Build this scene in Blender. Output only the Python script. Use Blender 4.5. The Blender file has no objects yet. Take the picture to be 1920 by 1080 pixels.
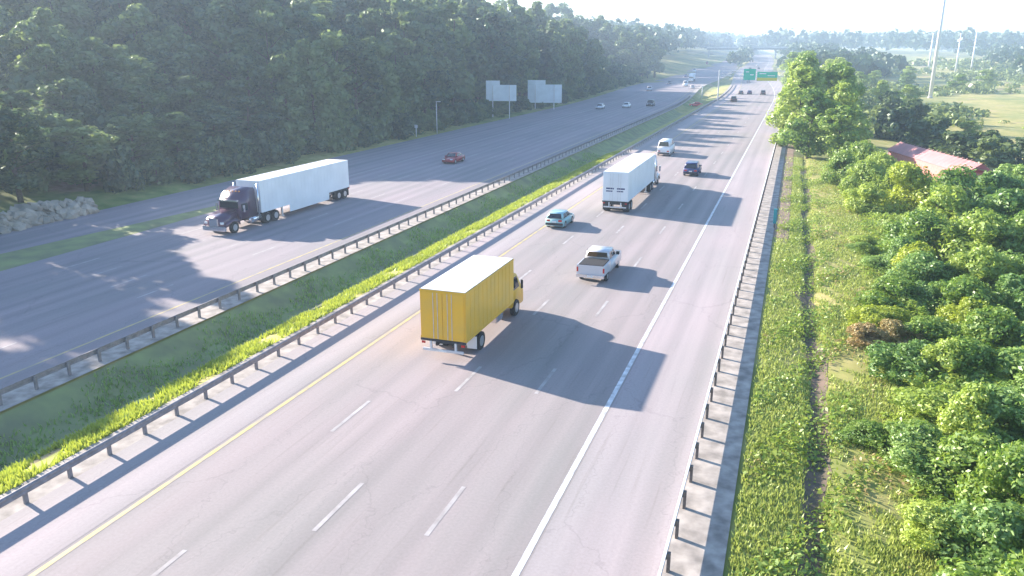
import bpy, bmesh, math, random
import numpy as np
from mathutils import Vector, Matrix
R = math.radians
rng = random.Random(7)
nr = np.random.default_rng(11)
scn = bpy.context.scene
col = scn.collection

# ------------------------------------------------------------------ camera, sky, sun, exposure
CAM_H = 15.5
PITCH, YAW = 16.523, 19.160
cd = bpy.data.cameras.new('camera')
cam = bpy.data.objects.new('camera', cd)
col.objects.link(cam)
cam.location = (0, 0, CAM_H)
cam.rotation_euler = (R(90 - PITCH), 0, R(YAW))
cd.sensor_width = 36.0
cd.lens = 36.0 * 1490.0 / 1920.0
cd.clip_start = 0.2
cd.clip_end = 20000
scn.camera = cam

SUN_EL = 20.6
SX, SY = -0.959, 0.284                 # horizontal direction towards the sun
TAN = math.tan(R(SUN_EL))
w = bpy.data.worlds.new('World')
scn.world = w
w.use_nodes = True
wt = w.node_tree
sky = wt.nodes.new('ShaderNodeTexSky')
sky.sky_type = 'NISHITA'
sky.sun_disc = False
sky.sun_elevation = R(SUN_EL)
sky.sun_rotation = math.atan2(SX, SY)   # Blender measures this clockwise from +Y
sky.air_density = 1.2
sky.dust_density = 0.7
sky.ozone_density = 4.0
bgn = wt.nodes['Background']
bgn.inputs['Strength'].default_value = 0.105
wt.links.new(sky.outputs[0], bgn.inputs[0])
sl = bpy.data.lights.new('sun', 'SUN')
sl.energy = 4.9
sl.angle = R(0.6)
sl.color = (1.0, 0.89, 0.76)
so = bpy.data.objects.new('sun', sl)
col.objects.link(so)
tosun = Vector((SX * math.cos(R(SUN_EL)), SY * math.cos(R(SUN_EL)), math.sin(R(SUN_EL))))
so.rotation_euler = tosun.to_track_quat('Z', 'Y').to_euler()
scn.view_settings.view_transform = 'Standard'
scn.view_settings.look = 'None'
scn.view_settings.exposure = 1.80
scn.view_settings.gamma = 1.0
scn.cycles.max_bounces = 6
scn.cycles.diffuse_bounces = 3
scn.cycles.volume_bounces = 1
scn.cycles.transparent_max_bounces = 8

# ------------------------------------------------------------------ materials
def mat(name, c, rough=0.8, metal=0.0, var=0.0, scale=3.0, c2=None, stretch=(1, 1, 1), detail=4, bump=0.0, coat=0.0, emit=None):
    m = bpy.data.materials.new(name)
    m.use_nodes = True
    nt = m.node_tree
    b = nt.nodes['Principled BSDF']
    b.inputs['Base Color'].default_value = (*c, 1)
    b.inputs['Roughness'].default_value = rough
    b.inputs['Metallic'].default_value = metal
    b.inputs['Coat Weight'].default_value = coat
    if emit:
        b.inputs['Emission Color'].default_value = (*emit[0], 1)
        b.inputs['Emission Strength'].default_value = emit[1]
    if var or c2:
        tc = nt.nodes.new('ShaderNodeTexCoord')
        mp = nt.nodes.new('ShaderNodeMapping')
        mp.inputs['Scale'].default_value = stretch
        n = nt.nodes.new('ShaderNodeTexNoise')
        n.inputs['Scale'].default_value = scale
        n.inputs['Detail'].default_value = detail
        r = nt.nodes.new('ShaderNodeValToRGB')
        r.color_ramp.elements[0].position = 0.33
        r.color_ramp.elements[1].position = 0.67
        a = c2 if c2 else tuple(max(0, x * (1 - var)) for x in c)
        e = c if c2 else tuple(min(1, x * (1 + var)) for x in c)
        r.color_ramp.elements[0].color = (*a, 1)
        r.color_ramp.elements[1].color = (*e, 1)
        nt.links.new(tc.outputs['Object'], mp.inputs[0])
        nt.links.new(mp.outputs[0], n.inputs[0])
        nt.links.new(n.outputs['Fac'], r.inputs[0])
        nt.links.new(r.outputs[0], b.inputs['Base Color'])
        if bump:
            bp = nt.nodes.new('ShaderNodeBump')
            bp.inputs['Strength'].default_value = bump
            bp.inputs['Distance'].default_value = 0.05
            nt.links.new(n.outputs['Fac'], bp.inputs['Height'])
            nt.links.new(bp.outputs[0], b.inputs['Normal'])
    return m

def leaf_mat(name, dark, light, trans=0.35):
    m = bpy.data.materials.new(name)
    m.use_nodes = True
    nt = m.node_tree
    nt.nodes.remove(nt.nodes['Principled BSDF'])
    out = nt.nodes['Material Output']
    g = nt.nodes.new('ShaderNodeNewGeometry')
    oi = nt.nodes.new('ShaderNodeObjectInfo')
    tc = nt.nodes.new('ShaderNodeTexCoord')
    n = nt.nodes.new('ShaderNodeTexNoise')
    n.inputs['Scale'].default_value = 0.45
    n.inputs['Detail'].default_value = 2
    nt.links.new(tc.outputs['Object'], n.inputs[0])
    a1 = nt.nodes.new('ShaderNodeMath'); a1.operation = 'MULTIPLY_ADD'
    nt.links.new(g.outputs['Random Per Island'], a1.inputs[0]); a1.inputs[1].default_value = 0.55
    a2 = nt.nodes.new('ShaderNodeMath'); a2.operation = 'MULTIPLY_ADD'
    nt.links.new(oi.outputs['Random'], a2.inputs[0]); a2.inputs[1].default_value = 0.85
    a2.inputs[2].default_value = -0.48
    nt.links.new(a2.outputs[0], a1.inputs[2])
    a3 = nt.nodes.new('ShaderNodeMath'); a3.operation = 'MULTIPLY_ADD'
    nt.links.new(n.outputs['Fac'], a3.inputs[0]); a3.inputs[1].default_value = 0.6
    nt.links.new(a1.outputs[0], a3.inputs[2])
    r = nt.nodes.new('ShaderNodeValToRGB')
    r.color_ramp.elements[0].color = (*dark, 1)
    r.color_ramp.elements[1].color = (*light, 1)
    nt.links.new(a3.outputs[0], r.inputs[0])
    d = nt.nodes.new('ShaderNodeBsdfDiffuse')
    t = nt.nodes.new('ShaderNodeBsdfTranslucent')
    gl = nt.nodes.new('ShaderNodeBsdfGlossy'); gl.inputs['Roughness'].default_value = 0.5
    gl.inputs['Color'].default_value = (0.8, 0.9, 0.8, 1)
    mx = nt.nodes.new('ShaderNodeMixShader'); mx.inputs[0].default_value = trans
    mg = nt.nodes.new('ShaderNodeMixShader'); mg.inputs[0].default_value = 0.06
    nt.links.new(r.outputs[0], d.inputs[0]); nt.links.new(r.outputs[0], t.inputs[0])
    nt.links.new(d.outputs[0], mx.inputs[1]); nt.links.new(t.outputs[0], mx.inputs[2])
    nt.links.new(mx.outputs[0], mg.inputs[1]); nt.links.new(gl.outputs[0], mg.inputs[2])
    nt.links.new(mg.outputs[0], out.inputs[0])
    return m

def road_mat(name, c):
    """old concrete: long wheel tracks, broad repair tints, fine grit and transverse joints"""
    m = bpy.data.materials.new(name); m.use_nodes = True
    nt = m.node_tree; b = nt.nodes['Principled BSDF']; b.inputs['Roughness'].default_value = 0.88
    tc = nt.nodes.new('ShaderNodeTexCoord')
    def noise(stretch, scale, detail):
        mp = nt.nodes.new('ShaderNodeMapping'); mp.inputs['Scale'].default_value = stretch
        n = nt.nodes.new('ShaderNodeTexNoise'); n.inputs['Scale'].default_value = scale; n.inputs['Detail'].default_value = detail
        nt.links.new(tc.outputs['Object'], mp.inputs[0]); nt.links.new(mp.outputs[0], n.inputs[0])
        return n.outputs['Fac']
    def ramp(fac, stops):
        r = nt.nodes.new('ShaderNodeValToRGB')
        while len(r.color_ramp.elements) < len(stops): r.color_ramp.elements.new(0.5)
        for e, (p, cc) in zip(r.color_ramp.elements, stops): e.position = p; e.color = (*cc, 1)
        nt.links.new(fac, r.inputs[0]); return r.outputs[0]
    def mul(a, bb):
        x = nt.nodes.new('ShaderNodeMix'); x.data_type = 'RGBA'; x.blend_type = 'MULTIPLY'; x.inputs[0].default_value = 1
        nt.links.new(a, x.inputs[6]); nt.links.new(bb, x.inputs[7]); return x.outputs[2]
    t1 = ramp(noise((1.0, 0.018, 1), 0.9, 3), [(0.3, (0.84, 0.86, 0.86)), (0.7, (1.08, 1.05, 1.06))])
    t2 = ramp(noise((1, 0.35, 1), 0.16, 3), [(0.35, (0.9, 0.93, 0.92)), (0.65, (1.07, 1.02, 1.04))])
    t3 = ramp(noise((1, 1, 1), 9.0, 5), [(0.3, (0.93, 0.93, 0.93)), (0.7, (1.05, 1.05, 1.05))])
    base = ramp(noise((1, 0.05, 1), 0.05, 2), [(0.4, tuple(x * 0.95 for x in c)), (0.6, c)])
    last = mul(mul(mul(base, t1), t2), t3)
    # sparse dark oil and tyre marks along the lanes
    t4 = ramp(noise((3.0, 0.08, 1), 1.6, 4), [(0.60, (1, 1, 1)), (0.72, (0.9, 0.89, 0.88))])
    last = mul(last, t4)
    sx = nt.nodes.new('ShaderNodeSeparateXYZ'); nt.links.new(tc.outputs['Object'], sx.inputs[0])
    ph = nt.nodes.new('ShaderNodeMath'); ph.operation = 'MULTIPLY_ADD'; ph.inputs[1].default_value = 2 * math.pi / 1.775; ph.inputs[2].default_value = 1.1
    nt.links.new(sx.outputs[0], ph.inputs[0])
    sn = nt.nodes.new('ShaderNodeMath'); sn.operation = 'SINE'; nt.links.new(ph.outputs[0], sn.inputs[0])
    s2 = nt.nodes.new('ShaderNodeMath'); s2.operation = 'MULTIPLY_ADD'; s2.inputs[1].default_value = 0.35; s2.inputs[2].default_value = 0.35
    nt.links.new(sn.outputs[0], s2.inputs[0])
    s3 = nt.nodes.new('ShaderNodeMath'); s3.operation = 'MULTIPLY'
    nt.links.new(s2.outputs[0], s3.inputs[0]); nt.links.new(noise((1, .03, 1), .35, 3), s3.inputs[1])
    last = mul(last, ramp(s3.outputs[0], [(0.05, (1.03, 1.03, 1.03)), (0.45, (0.88, 0.89, 0.89))]))
    vm = nt.nodes.new('ShaderNodeMapping'); vm.inputs['Scale'].default_value = (.28, .075, 1)
    wv = nt.nodes.new('ShaderNodeVectorMath'); wv.operation = 'MULTIPLY_ADD'
    nn = nt.nodes.new('ShaderNodeTexNoise'); nn.inputs['Scale'].default_value = 1.3; nn.inputs['Detail'].default_value = 5
    nt.links.new(tc.outputs['Object'], nn.inputs[0])
    nt.links.new(nn.outputs['Color'], wv.inputs[0]); wv.inputs[1].default_value = (1.6, 1.6, 0); nt.links.new(tc.outputs['Object'], wv.inputs[2])
    nt.links.new(wv.outputs[0], vm.inputs[0])
    vo = nt.nodes.new('ShaderNodeTexVoronoi'); vo.feature = 'DISTANCE_TO_EDGE'; vo.inputs['Scale'].default_value = 1.0
    nt.links.new(vm.outputs[0], vo.inputs['Vector'])
    last = mul(last, ramp(vo.outputs['Distance'], [(0.0, (0.86, 0.86, 0.87)), (0.008, (1, 1, 1))]))
    nt.links.new(last, b.inputs['Base Color'])
    return m

M = {}
M['road'] = road_mat('concrete', (0.306, 0.270, 0.264))
M['road_left'] = road_mat('concrete_left', (0.285, 0.250, 0.262))
M['gravel'] = mat('gravel', (0.34, 0.30, 0.27), 0.95, var=0.35, scale=1.4, detail=8, bump=0.3)
M['white_paint'] = mat('white_paint', (0.74, 0.74, 0.76), 0.6, c2=(0.40, 0.39, 0.40), scale=2.2, detail=8)
M['yellow_paint'] = mat('yellow_paint', (0.56, 0.43, 0.15), 0.7, c2=(0.35, 0.30, 0.23), scale=1.6, detail=7)
M['worn_paint'] = mat('worn_white_paint', (0.44, 0.41, 0.41), 0.8, c2=(0.29, 0.26, 0.255), scale=1.4, detail=8)
M['steel'] = mat('galvanised_steel', (0.62, 0.62, 0.64), 0.5, 0.35, var=0.12, scale=3)
M['dark_steel'] = mat('dark_rail_steel', (0.24, 0.22, 0.24), 0.6, 0.3, var=0.2, scale=4)  # darker steel tone for the two median rails
M['wood'] = mat('post_wood', (0.16, 0.13, 0.12), 0.9, var=0.25, scale=8)
M['alu'] = mat('sign_aluminium', (0.66, 0.71, 0.78), 0.45, 0.25, var=0.06, scale=0.6)
M['green_sign'] = mat('green_sign_sheet', (0.0, 0.52, 0.33), 0.4)
M['yellow_sign'] = mat('yellow_sign_sheet', (0.62, 0.58, 0.03), 0.4)
M['white_sign'] = mat('white_sign_legend', (0.8, 0.8, 0.8), 0.4)
M['white_body'] = mat('white_van_panel', (0.78, 0.78, 0.80), 0.35, var=0.05, scale=0.8, coat=0.3)
M['white_trailer'] = mat('white_trailer_skin', (0.74, 0.76, 0.80), 0.4, var=0.05, scale=0.5)
M['roof_white'] = mat('white_roof', (0.80, 0.78, 0.76), 0.5, var=0.06, scale=1.0)
M['yellow_body'] = mat('yellow_box_skin', (0.80, 0.43, 0.015), 0.5, c2=(0.70, 0.40, 0.04), scale=0.9, detail=7, coat=0.2)
M['purple'] = mat('dark_plum_paint', (0.075, 0.035, 0.075), 0.3, 0.1, coat=0.6)
M['chrome'] = mat('chrome', (0.75, 0.75, 0.78), 0.15, 0.9)
M['glass'] = mat('tinted_glass', (0.015, 0.018, 0.025), 0.08, coat=0.4)
M['rubber'] = mat('tyre_rubber', (0.02, 0.02, 0.022), 0.85)
M['rim'] = mat('wheel_rim', (0.45, 0.45, 0.47), 0.4, 0.6)
M['black'] = mat('black_chassis', (0.03, 0.03, 0.035), 0.7, var=0.2, scale=4)
M['red_lens'] = mat('red_lens', (0.5, 0.015, 0.01), 0.25)
M['lamp_lens'] = mat('clear_lens', (0.75, 0.78, 0.8), 0.15)
M['plate'] = mat('plate_white', (0.7, 0.7, 0.7), 0.5)
M['teal_paint'] = mat('pale_teal_paint', (0.30, 0.50, 0.54), 0.3, 0.1, coat=0.5)
M['grey_paint'] = mat('silver_mauve_paint', (0.58, 0.57, 0.61), 0.35, 0.1, coat=0.5)
M['navy_paint'] = mat('navy_paint', (0.03, 0.045, 0.16), 0.3, 0.2, coat=0.5)
M['red_paint'] = mat('dark_red_paint', (0.32, 0.02, 0.03), 0.3, 0.1, coat=0.5)
M['bright_red'] = mat('bright_red_paint', (0.75, 0.03, 0.02), 0.35, coat=0.4)
M['black_paint'] = mat('charcoal_paint', (0.05, 0.05, 0.06), 0.3, 0.2, coat=0.5)
M['teal_box'] = mat('teal_box_paint', (0.03, 0.28, 0.33), 0.5, var=0.1)
M['pink_roof'] = mat('faded_pink_roof', (0.76, 0.42, 0.42), 0.7, var=0.08, scale=0.9)
M['red_wall'] = mat('red_barn_wall', (0.50, 0.20, 0.19), 0.8, var=0.15, scale=3)
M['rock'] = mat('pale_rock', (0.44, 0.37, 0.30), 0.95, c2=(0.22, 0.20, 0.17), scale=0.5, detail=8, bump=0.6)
M['concrete'] = mat('bridge_concrete', (0.46, 0.44, 0.42), 0.9, var=0.1, scale=0.4)
M['bark'] = mat('bark', (0.11, 0.085, 0.065), 0.95, var=0.35, scale=4, bump=0.5)
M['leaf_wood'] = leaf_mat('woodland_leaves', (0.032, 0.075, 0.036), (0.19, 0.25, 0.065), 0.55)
M['leaf_near'] = leaf_mat('scrub_leaves', (0.14, 0.26, 0.03), (0.47, 0.56, 0.10), 0.48)
M['leaf_lime'] = leaf_mat('lime_leaves', (0.22, 0.31, 0.02), (0.46, 0.52, 0.05), 0.45)
M['leaf_blue'] = leaf_mat('cool_leaves', (0.11, 0.23, 0.045), (0.36, 0.50, 0.12), 0.48)
M['leaf_rust'] = leaf_mat('rusty_leaves', (0.22, 0.24, 0.05), (0.52, 0.36, 0.16), 0.4)
M['leaf_far'] = leaf_mat('far_leaves', (0.035, 0.07, 0.03), (0.10, 0.15, 0.06))
M['grass'] = leaf_mat('grass_blades', (0.20, 0.29, 0.04), (0.50, 0.54, 0.14), 0.4)
M['lit_grass_lime'] = leaf_mat('lit_lime_blades', (0.26, 0.34, 0.03), (0.50, 0.54, 0.07), 0.4)  # blades brightened in colour too, for the sunlit ditch side

def ground_mat():
    m = bpy.data.materials.new('ground_cover'); m.use_nodes = True
    nt = m.node_tree; b = nt.nodes['Principled BSDF']; b.inputs['Roughness'].default_value = 1.0
    tc = nt.nodes.new('ShaderNodeTexCoord')
    def noise(stretch, scale, detail):
        mp = nt.nodes.new('ShaderNodeMapping'); mp.inputs['Scale'].default_value = stretch
        n = nt.nodes.new('ShaderNodeTexNoise'); n.inputs['Scale'].default_value = scale; n.inputs['Detail'].default_value = detail
        nt.links.new(tc.outputs['Object'], mp.inputs[0]); nt.links.new(mp.outputs[0], n.inputs[0])
        return n.outputs['Fac']
    def ramp(fac, stops):
        r = nt.nodes.new('ShaderNodeValToRGB')
        while len(r.color_ramp.elements) < len(stops): r.color_ramp.elements.new(0.5)
        for e, (p, cc) in zip(r.color_ramp.elements, stops): e.position = p; e.color = (*cc, 1)
        nt.links.new(fac, r.inputs[0]); return r.outputs[0]
    def mix(f, a, bb):
        x = nt.nodes.new('ShaderNodeMix'); x.data_type = 'RGBA'
        nt.links.new(f, x.inputs[0]); nt.links.new(a, x.inputs[6]); nt.links.new(bb, x.inputs[7]); return x.outputs[2]
    small = ramp(noise((1, 1, 1), 0.5, 6), [(0.3, (0.09, 0.14, 0.03)), (0.55, (0.19, 0.24, 0.06)), (0.75, (0.28, 0.26, 0.11))])
    dry = ramp(noise((1, 1, 1), 0.9, 5), [(0.3, (0.27, 0.27, 0.06)), (0.7, (0.46, 0.37, 0.15))])
    fac = ramp(noise((1, 0.45, 1), 0.035, 3), [(0.38, (0, 0, 0)), (0.56, (1, 1, 1))])
    bare = ramp(noise((1, 1, 1), 1.5, 6), [(0.3, (0.30, 0.20, 0.14)), (0.7, (0.46, 0.33, 0.25))])
    f2 = ramp(noise((1, 0.6, 1), 0.11, 4), [(0.60, (0, 0, 0)), (0.68, (1, 1, 1))])
    mid = ramp(noise((1, .8, 1), .19, 4), [(0.35, (0.72, 0.80, 0.62)), (0.65, (1.1, 1.05, 1.1))])
    mm = nt.nodes.new('ShaderNodeMix'); mm.data_type = 'RGBA'; mm.blend_type = 'MULTIPLY'; mm.inputs[0].default_value = 1
    nt.links.new(mix(f2, mix(fac, small, dry), bare), mm.inputs[6]); nt.links.new(mid, mm.inputs[7])
    nt.links.new(mm.outputs[2], b.inputs['Base Color'])
    return m
M['ground'] = ground_mat()
M['shoulder'] = road_mat('shoulder_concrete', (0.37, 0.325, 0.325))
M['lit_lime_ground'] = mat('lit_lime_turf', (0.38, 0.40, 0.08), 1.0, c2=(0.24, 0.26, 0.07), scale=0.6, detail=6)  # turf colour brightened for the sunlit side of the median ditch
M['ditch'] = mat('ditch_cover', (0.27, 0.31, 0.12), 1.0, c2=(0.18, 0.19, 0.10), scale=0.5, detail=7)
M['dirt'] = mat('bare_dirt', (0.17, 0.12, 0.09), 1.0, c2=(0.09, 0.08, 0.05), scale=1.2, detail=7)

# ------------------------------------------------------------------ scene-tree helpers
def tag(o, label=None, cat=None, group=None, kind=None):
    if label: o['label'] = label
    if cat: o['category'] = cat
    if group: o['group'] = group
    if kind: o['kind'] = kind
    return o

def empty(name, loc, rz=0, label=None, cat=None, group=None):
    o = bpy.data.objects.new(name, None)
    o.empty_display_size = 0.5
    o.location = loc
    o.rotation_euler = (0, 0, rz)
    col.objects.link(o)
    return tag(o, label, cat, group)

def link(name, me, parent=None):
    o = bpy.data.objects.new(name, me)
    col.objects.link(o)
    if parent: o.parent = parent
    return o

def children(o): return [c for c in bpy.data.objects if c.parent == o]

def copy_tree(o, parent=None, kids=None):
    kids = kids if kids is not None else {}
    c = o.copy(); col.objects.link(c); c.parent = parent
    for ch in (kids.get(o.name) or children(o)): copy_tree(ch, c, kids)
    return c

class MB:
    """collects boxes, tubes and prisms into one mesh"""
    def __init__(s): s.bm = bmesh.new()
    def box(s, x0, x1, y0, y1, z0, z1, bev=0.0):
        r = bmesh.ops.create_cube(s.bm, size=1)
        vs = r['verts']
        for v in vs:
            v.co = Vector(((x0 + x1) / 2 + v.co.x * (x1 - x0), (y0 + y1) / 2 + v.co.y * (y1 - y0), (z0 + z1) / 2 + v.co.z * (z1 - z0)))
        if bev:
            es = list({e for v in vs for e in v.link_edges})
            bmesh.ops.bevel(s.bm, geom=es, offset=bev, segments=2, affect='EDGES')
        return s
    def cyl(s, p, q, r0, r1=None, n=12):
        p, q = Vector(p), Vector(q); r1 = r0 if r1 is None else r1
        d = q - p
        m = Matrix.Translation((p + q) / 2) @ d.to_track_quat('Z', 'Y').to_matrix().to_4x4()
        bmesh.ops.create_cone(s.bm, cap_ends=True, segments=n, radius1=r0, radius2=r1, depth=d.length, matrix=m)
        return s
    def prism(s, prof, x0, x1, top=None, bev=0.0):
        """side profile (y, z) spread across x; top=(z_low, z_high, inset) tapers the width with height"""
        def xx(x, z):
            if top:
                t = min(1, max(0, (z - top[0]) / (top[1] - top[0])))
                return x - math.copysign(top[2] * t, x)
            return x
        a = [s.bm.verts.new((xx(x0, z), y, z)) for y, z in prof]
        b = [s.bm.verts.new((xx(x1, z), y, z)) for y, z in prof]
        fs = [s.bm.faces.new(a), s.bm.faces.new(b[::-1])]
        n = len(prof)
        for i in range(n):
            j = (i + 1) % n
            fs.append(s.bm.faces.new((a[j], a[i], b[i], b[j])))
        if bev:
            es = list({e for f in fs for e in f.edges})
            bmesh.ops.bevel(s.bm, geom=es, offset=bev, segments=2, affect='EDGES')
        return s
    def quad(s, *ps):
        s.bm.faces.new([s.bm.verts.new(p) for p in ps]); return s
    def mesh(s, name, m, smooth=False):
        bmesh.ops.recalc_face_normals(s.bm, faces=s.bm.faces)
        me = bpy.data.meshes.new(name); s.bm.to_mesh(me); s.bm.free()
        me.materials.append(m)
        if smooth:
            for p in me.polygons: p.use_smooth = True
        return me
    def build(s, name, m, parent=None, smooth=False): return link(name, s.mesh(name, m, smooth), parent)

def np_mesh(name, V, F, m, smooth=False):
    me = bpy.data.meshes.new(name)
    k = F.shape[1]
    me.vertices.add(len(V)); me.vertices.foreach_set('co', np.asarray(V, dtype=np.float32).ravel())
    me.loops.add(F.size); me.loops.foreach_set('vertex_index', F.astype(np.int32).ravel())
    me.polygons.add(len(F)); me.polygons.foreach_set('loop_start', np.arange(0, F.size, k, dtype=np.int32))
    me.update(calc_edges=True)
    me.materials.append(m)
    if smooth: me.polygons.foreach_set('use_smooth', np.ones(len(F), dtype=bool))
    return me

# ------------------------------------------------------------------ the lie of the land
def ss(a, b, x):
    t = np.clip((np.asarray(x, dtype=float) - a) / (b - a), 0, 1)
    return t * t * (3 - 2 * t)
def rise(Y): return 12.0 * ss(430, 1100, Y)
def offR(Y): return -18.0 * ss(270, 700, Y) - 20 * ss(700, 1300, Y)
def offL(Y): return -10.0 * ss(230, 430, Y) - 36 * ss(560, 1250, Y)
KX = np.array([-3000, -900, -400, -200, -120, -90, -75, -67.5, -66.3, -34.2, -33.2, -32.6, -30.9, -29.6, -28.2, -26.5, -25.9, -24.6, -2.2, -1.2, -0.4, 1.6, 2.0, 2.4, 2.9, 8, 20, 45, 90, 200, 450, 1000, 3000], float)
KZ = np.array([46, 34, 26, 16, 7.5, 3.6, .9, .05, -.12, -.12, -.06, -.12, -1.0, -1.35, -.62, -.16, -.06, -.12, -.12, -.05, -.1, -.3, -.5, -.5, -.32, -.7, -1.2, -1.8, -2, -2, -1, 4, 20], float)
def kshift(Y):
    a, b = offL(Y), offR(Y)
    wgt = np.where(KX <= -30, 0.0, np.where(KX >= -27, 1.0, 0.5))
    return KX + a * (1 - wgt) + b * wgt
def gz(X, Y):
    xs = kshift(Y)
    z = float(np.interp(X, xs, KZ)) + float(rise(Y))
    lim = max(0.0, min(1.0, (abs(X + 33) - 34) / 20))
    z += lim * (0.5 * math.sin(X * 0.11 + Y * 0.05) + 0.35 * math.sin(Y * 0.17 + X * 0.07)) * (0.5 if X > 0 else 1)
    far = float(ss(500, 1500, math.hypot(X, Y)))
    return z + lim * far * (6 * math.sin(X * 0.006 + 1.3) + 5 * math.sin(Y * 0.004 + X * 0.003))

def strip(name, fx0, fx1, ys, m, zfun, sub=1, parent=None):
    V = []; n = sub + 1
    for Y in ys:
        a, b = fx0(Y), fx1(Y)
        for i in range(n):
            X = a + (b - a) * i / sub
            V.append((X, Y, zfun(X, Y)))
    F = []
    for j in range(len(ys) - 1):
        for i in range(sub):
            k = j * n + i
            F.append((k, k + 1, k + n + 1, k + n))
    return link(name, np_mesh(name, np.array(V), np.array(F), m), parent)

YS = list(np.arange(-60, 330, 3.0)) + list(np.arange(330, 700, 10.0)) + list(np.arange(700, 1500, 25.0)) + [1500, 1700, 2000, 2500, 3200, 4000, 6000]
cols = []
for i in range(len(KX) - 1):
    w_ = KX[i + 1] - KX[i]
    n = 1 if w_ < 3 else (3 if w_ < 12 else (5 if w_ < 60 else 8))
    if KX[i] == -66.3: n = 3
    cols += [i + k / n for k in range(n)]
cols.append(len(KX) - 1)
V = []
for Y in YS:
    xs = kshift(Y)
    for c in cols:
        i = min(int(c), len(KX) - 2); t = c - i
        X = xs[i] * (1 - t) + xs[i + 1] * t
        V.append((X, Y, gz(X, Y)))
nc = len(cols)
F = [(j * nc + i, j * nc + i + 1, (j + 1) * nc + i + 1, (j + 1) * nc + i) for j in range(len(YS) - 1) for i in range(nc - 1)]
g = link('ground', np_mesh('ground', np.array(V), np.array(F), M['ground'], True))
g['kind'] = 'structure'

RY = [y for y in YS if y <= 1700]
def lin(k, off): return lambda Y: k + float(off(Y))
def surf(name, k0, k1, o0, o1, m, dz, ys=RY, sub=1):
    o = strip(name, lin(k0, o0), lin(k1, o1), ys, m, lambda X, Y: dz + float(rise(Y)), sub)
    o['kind'] = 'structure'; return o
surf('road', -24.5, -2.6, offR, offR, M['road'], 0.0)
surf('road', -66.2, -34.3, offL, offL, M['road_left'], 0.0)
# gravel verges under the rails
def follow(name, k0, k1, off, m, dz, ys, sub=2):
    o = strip(name, lin(k0, off), lin(k1, off), ys, m, lambda X, Y: gz(X, Y) + dz, sub)
    o['kind'] = 'structure'; return o
NY = [y for y in RY if y < 700]
surf('verge', -2.6, -0.75, offR, offR, M['gravel'], -0.02, NY)
surf('verge', -26.1, -24.5, offR, offR, M['gravel'], -0.02, NY)
surf('verge', -34.3, -32.5, offL, offL, M['gravel'], -0.02, NY)
surf('shoulder', -24.5, -21.15, offR, offR, M['shoulder'], 0.005, NY)
surf('shoulder', -6.6, -2.6, offR, offR, M['shoulder'], 0.005, NY)
follow('verge', -29.1, -26.1, offR, M['lit_lime_ground'], 0.02, [y for y in YS if y < 235])
follow('ditch', -32.5, -30.9, offL, M['ditch'], 0.02, [y for y in YS if y < 235])
follow('ditch', -30.9, -29.1, offL, M['ditch'], 0.02, [y for y in YS if y < 235])
rr_ = np.random.default_rng(8)
j1 = np.convolve(rr_.normal(0, .42, 406), np.ones(7) / 7, 'valid'); j2 = np.convolve(rr_.normal(0, .42, 406), np.ones(7) / 7, 'valid')
tr_ = strip('track', lambda Y: 1.75 + j1[int((Y + 30) / .6) % 400] + .25 * math.sin(Y * .21), lambda Y: 2.55 + j2[int((Y + 30) / .6) % 400] + .25 * math.sin(Y * .21),
            list(np.arange(-30, 112, 0.6)), M['dirt'], lambda X, Y: gz(X, Y) + .02, 3)
tr_['kind'] = 'structure'
follow('track', -0.75, 0.55, offR, mat('brown_earth', (0.34, 0.22, 0.17), 1.0, c2=(0.20, 0.15, 0.10), scale=.8, detail=7), 0.025, [float(y) for y in range(72, 166, 3)])
# grass gore between the main lanes and the ramp
gore = strip('verge', lambda Y: -59.5 + max(0, (Y - 40)) * 0.105, lambda Y: -54.2 - max(0, (Y - 40)) * 0.02, list(np.arange(-30, 78, 3.0)), M['ditch'], lambda X, Y: 0.012)
gore['kind'] = 'structure'
# shoulders of slightly different concrete
# painted lines
def line(k, off, y0, y1, m, wd=0.15, name='lane_marking', z=0.006):
    ys = [y0] + [y for y in YS if y0 < y < y1] + [y1]
    o = strip(name, lambda Y: k - wd / 2 + float(off(Y)), lambda Y: k + wd / 2 + float(off(Y)), ys, m, lambda X, Y: z + float(rise(Y)))
    o['kind'] = 'structure'; return o
line(-20.9, offR, -20, 1300, M['yellow_paint'], 0.20)
line(-6.8, offR, -20, 1300, M['white_paint'], 0.22)
line(-54.1, offL, 62, 1300, M['worn_paint'], 0.16)
line(-35.9, offL, -20, 1300, M['yellow_paint'], 0.15)
def dashes(k, off, y0, y1, L, step, m, name, wd=0.17):
    Vv, Ff = [], []
    y = y0
    while y < y1:
        for dx in (wd,):
            a = k + float(off(y)); b = k + float(off(y + L)); n = len(Vv)
            za, zb = 0.006 + float(rise(y)), 0.006 + float(rise(y + L))
            Vv += [(a - dx / 2, y, za), (a + dx / 2, y, za), (b + dx / 2, y + L, zb), (b - dx / 2, y + L, zb)]
            Ff.append((n, n + 1, n + 2, n + 3))
        y += step
    o = link(name, np_mesh(name, np.array(Vv), np.array(Ff), m)); o['kind'] = 'structure'
for k, y0 in ((-17.35, 26.5), (-14.0, 19.9), (-10.3, 20.9)):
    dashes(k, offR, y0 - 12.2 * 3, 900, 3.3, 12.2, M['worn_paint'], 'lane_marking')
for k in (-39.7, -43.3, -46.9, -50.5):
    dashes(k, offL, -10 + k % 5, 900, 3.3, 12.2, M['worn_paint'], 'lane_marking', 0.12)
# concrete joints sawn across the lanes, dark sealed
jm = mat('joint_sealer', (0.15, 0.14, 0.15), 0.9)

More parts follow.
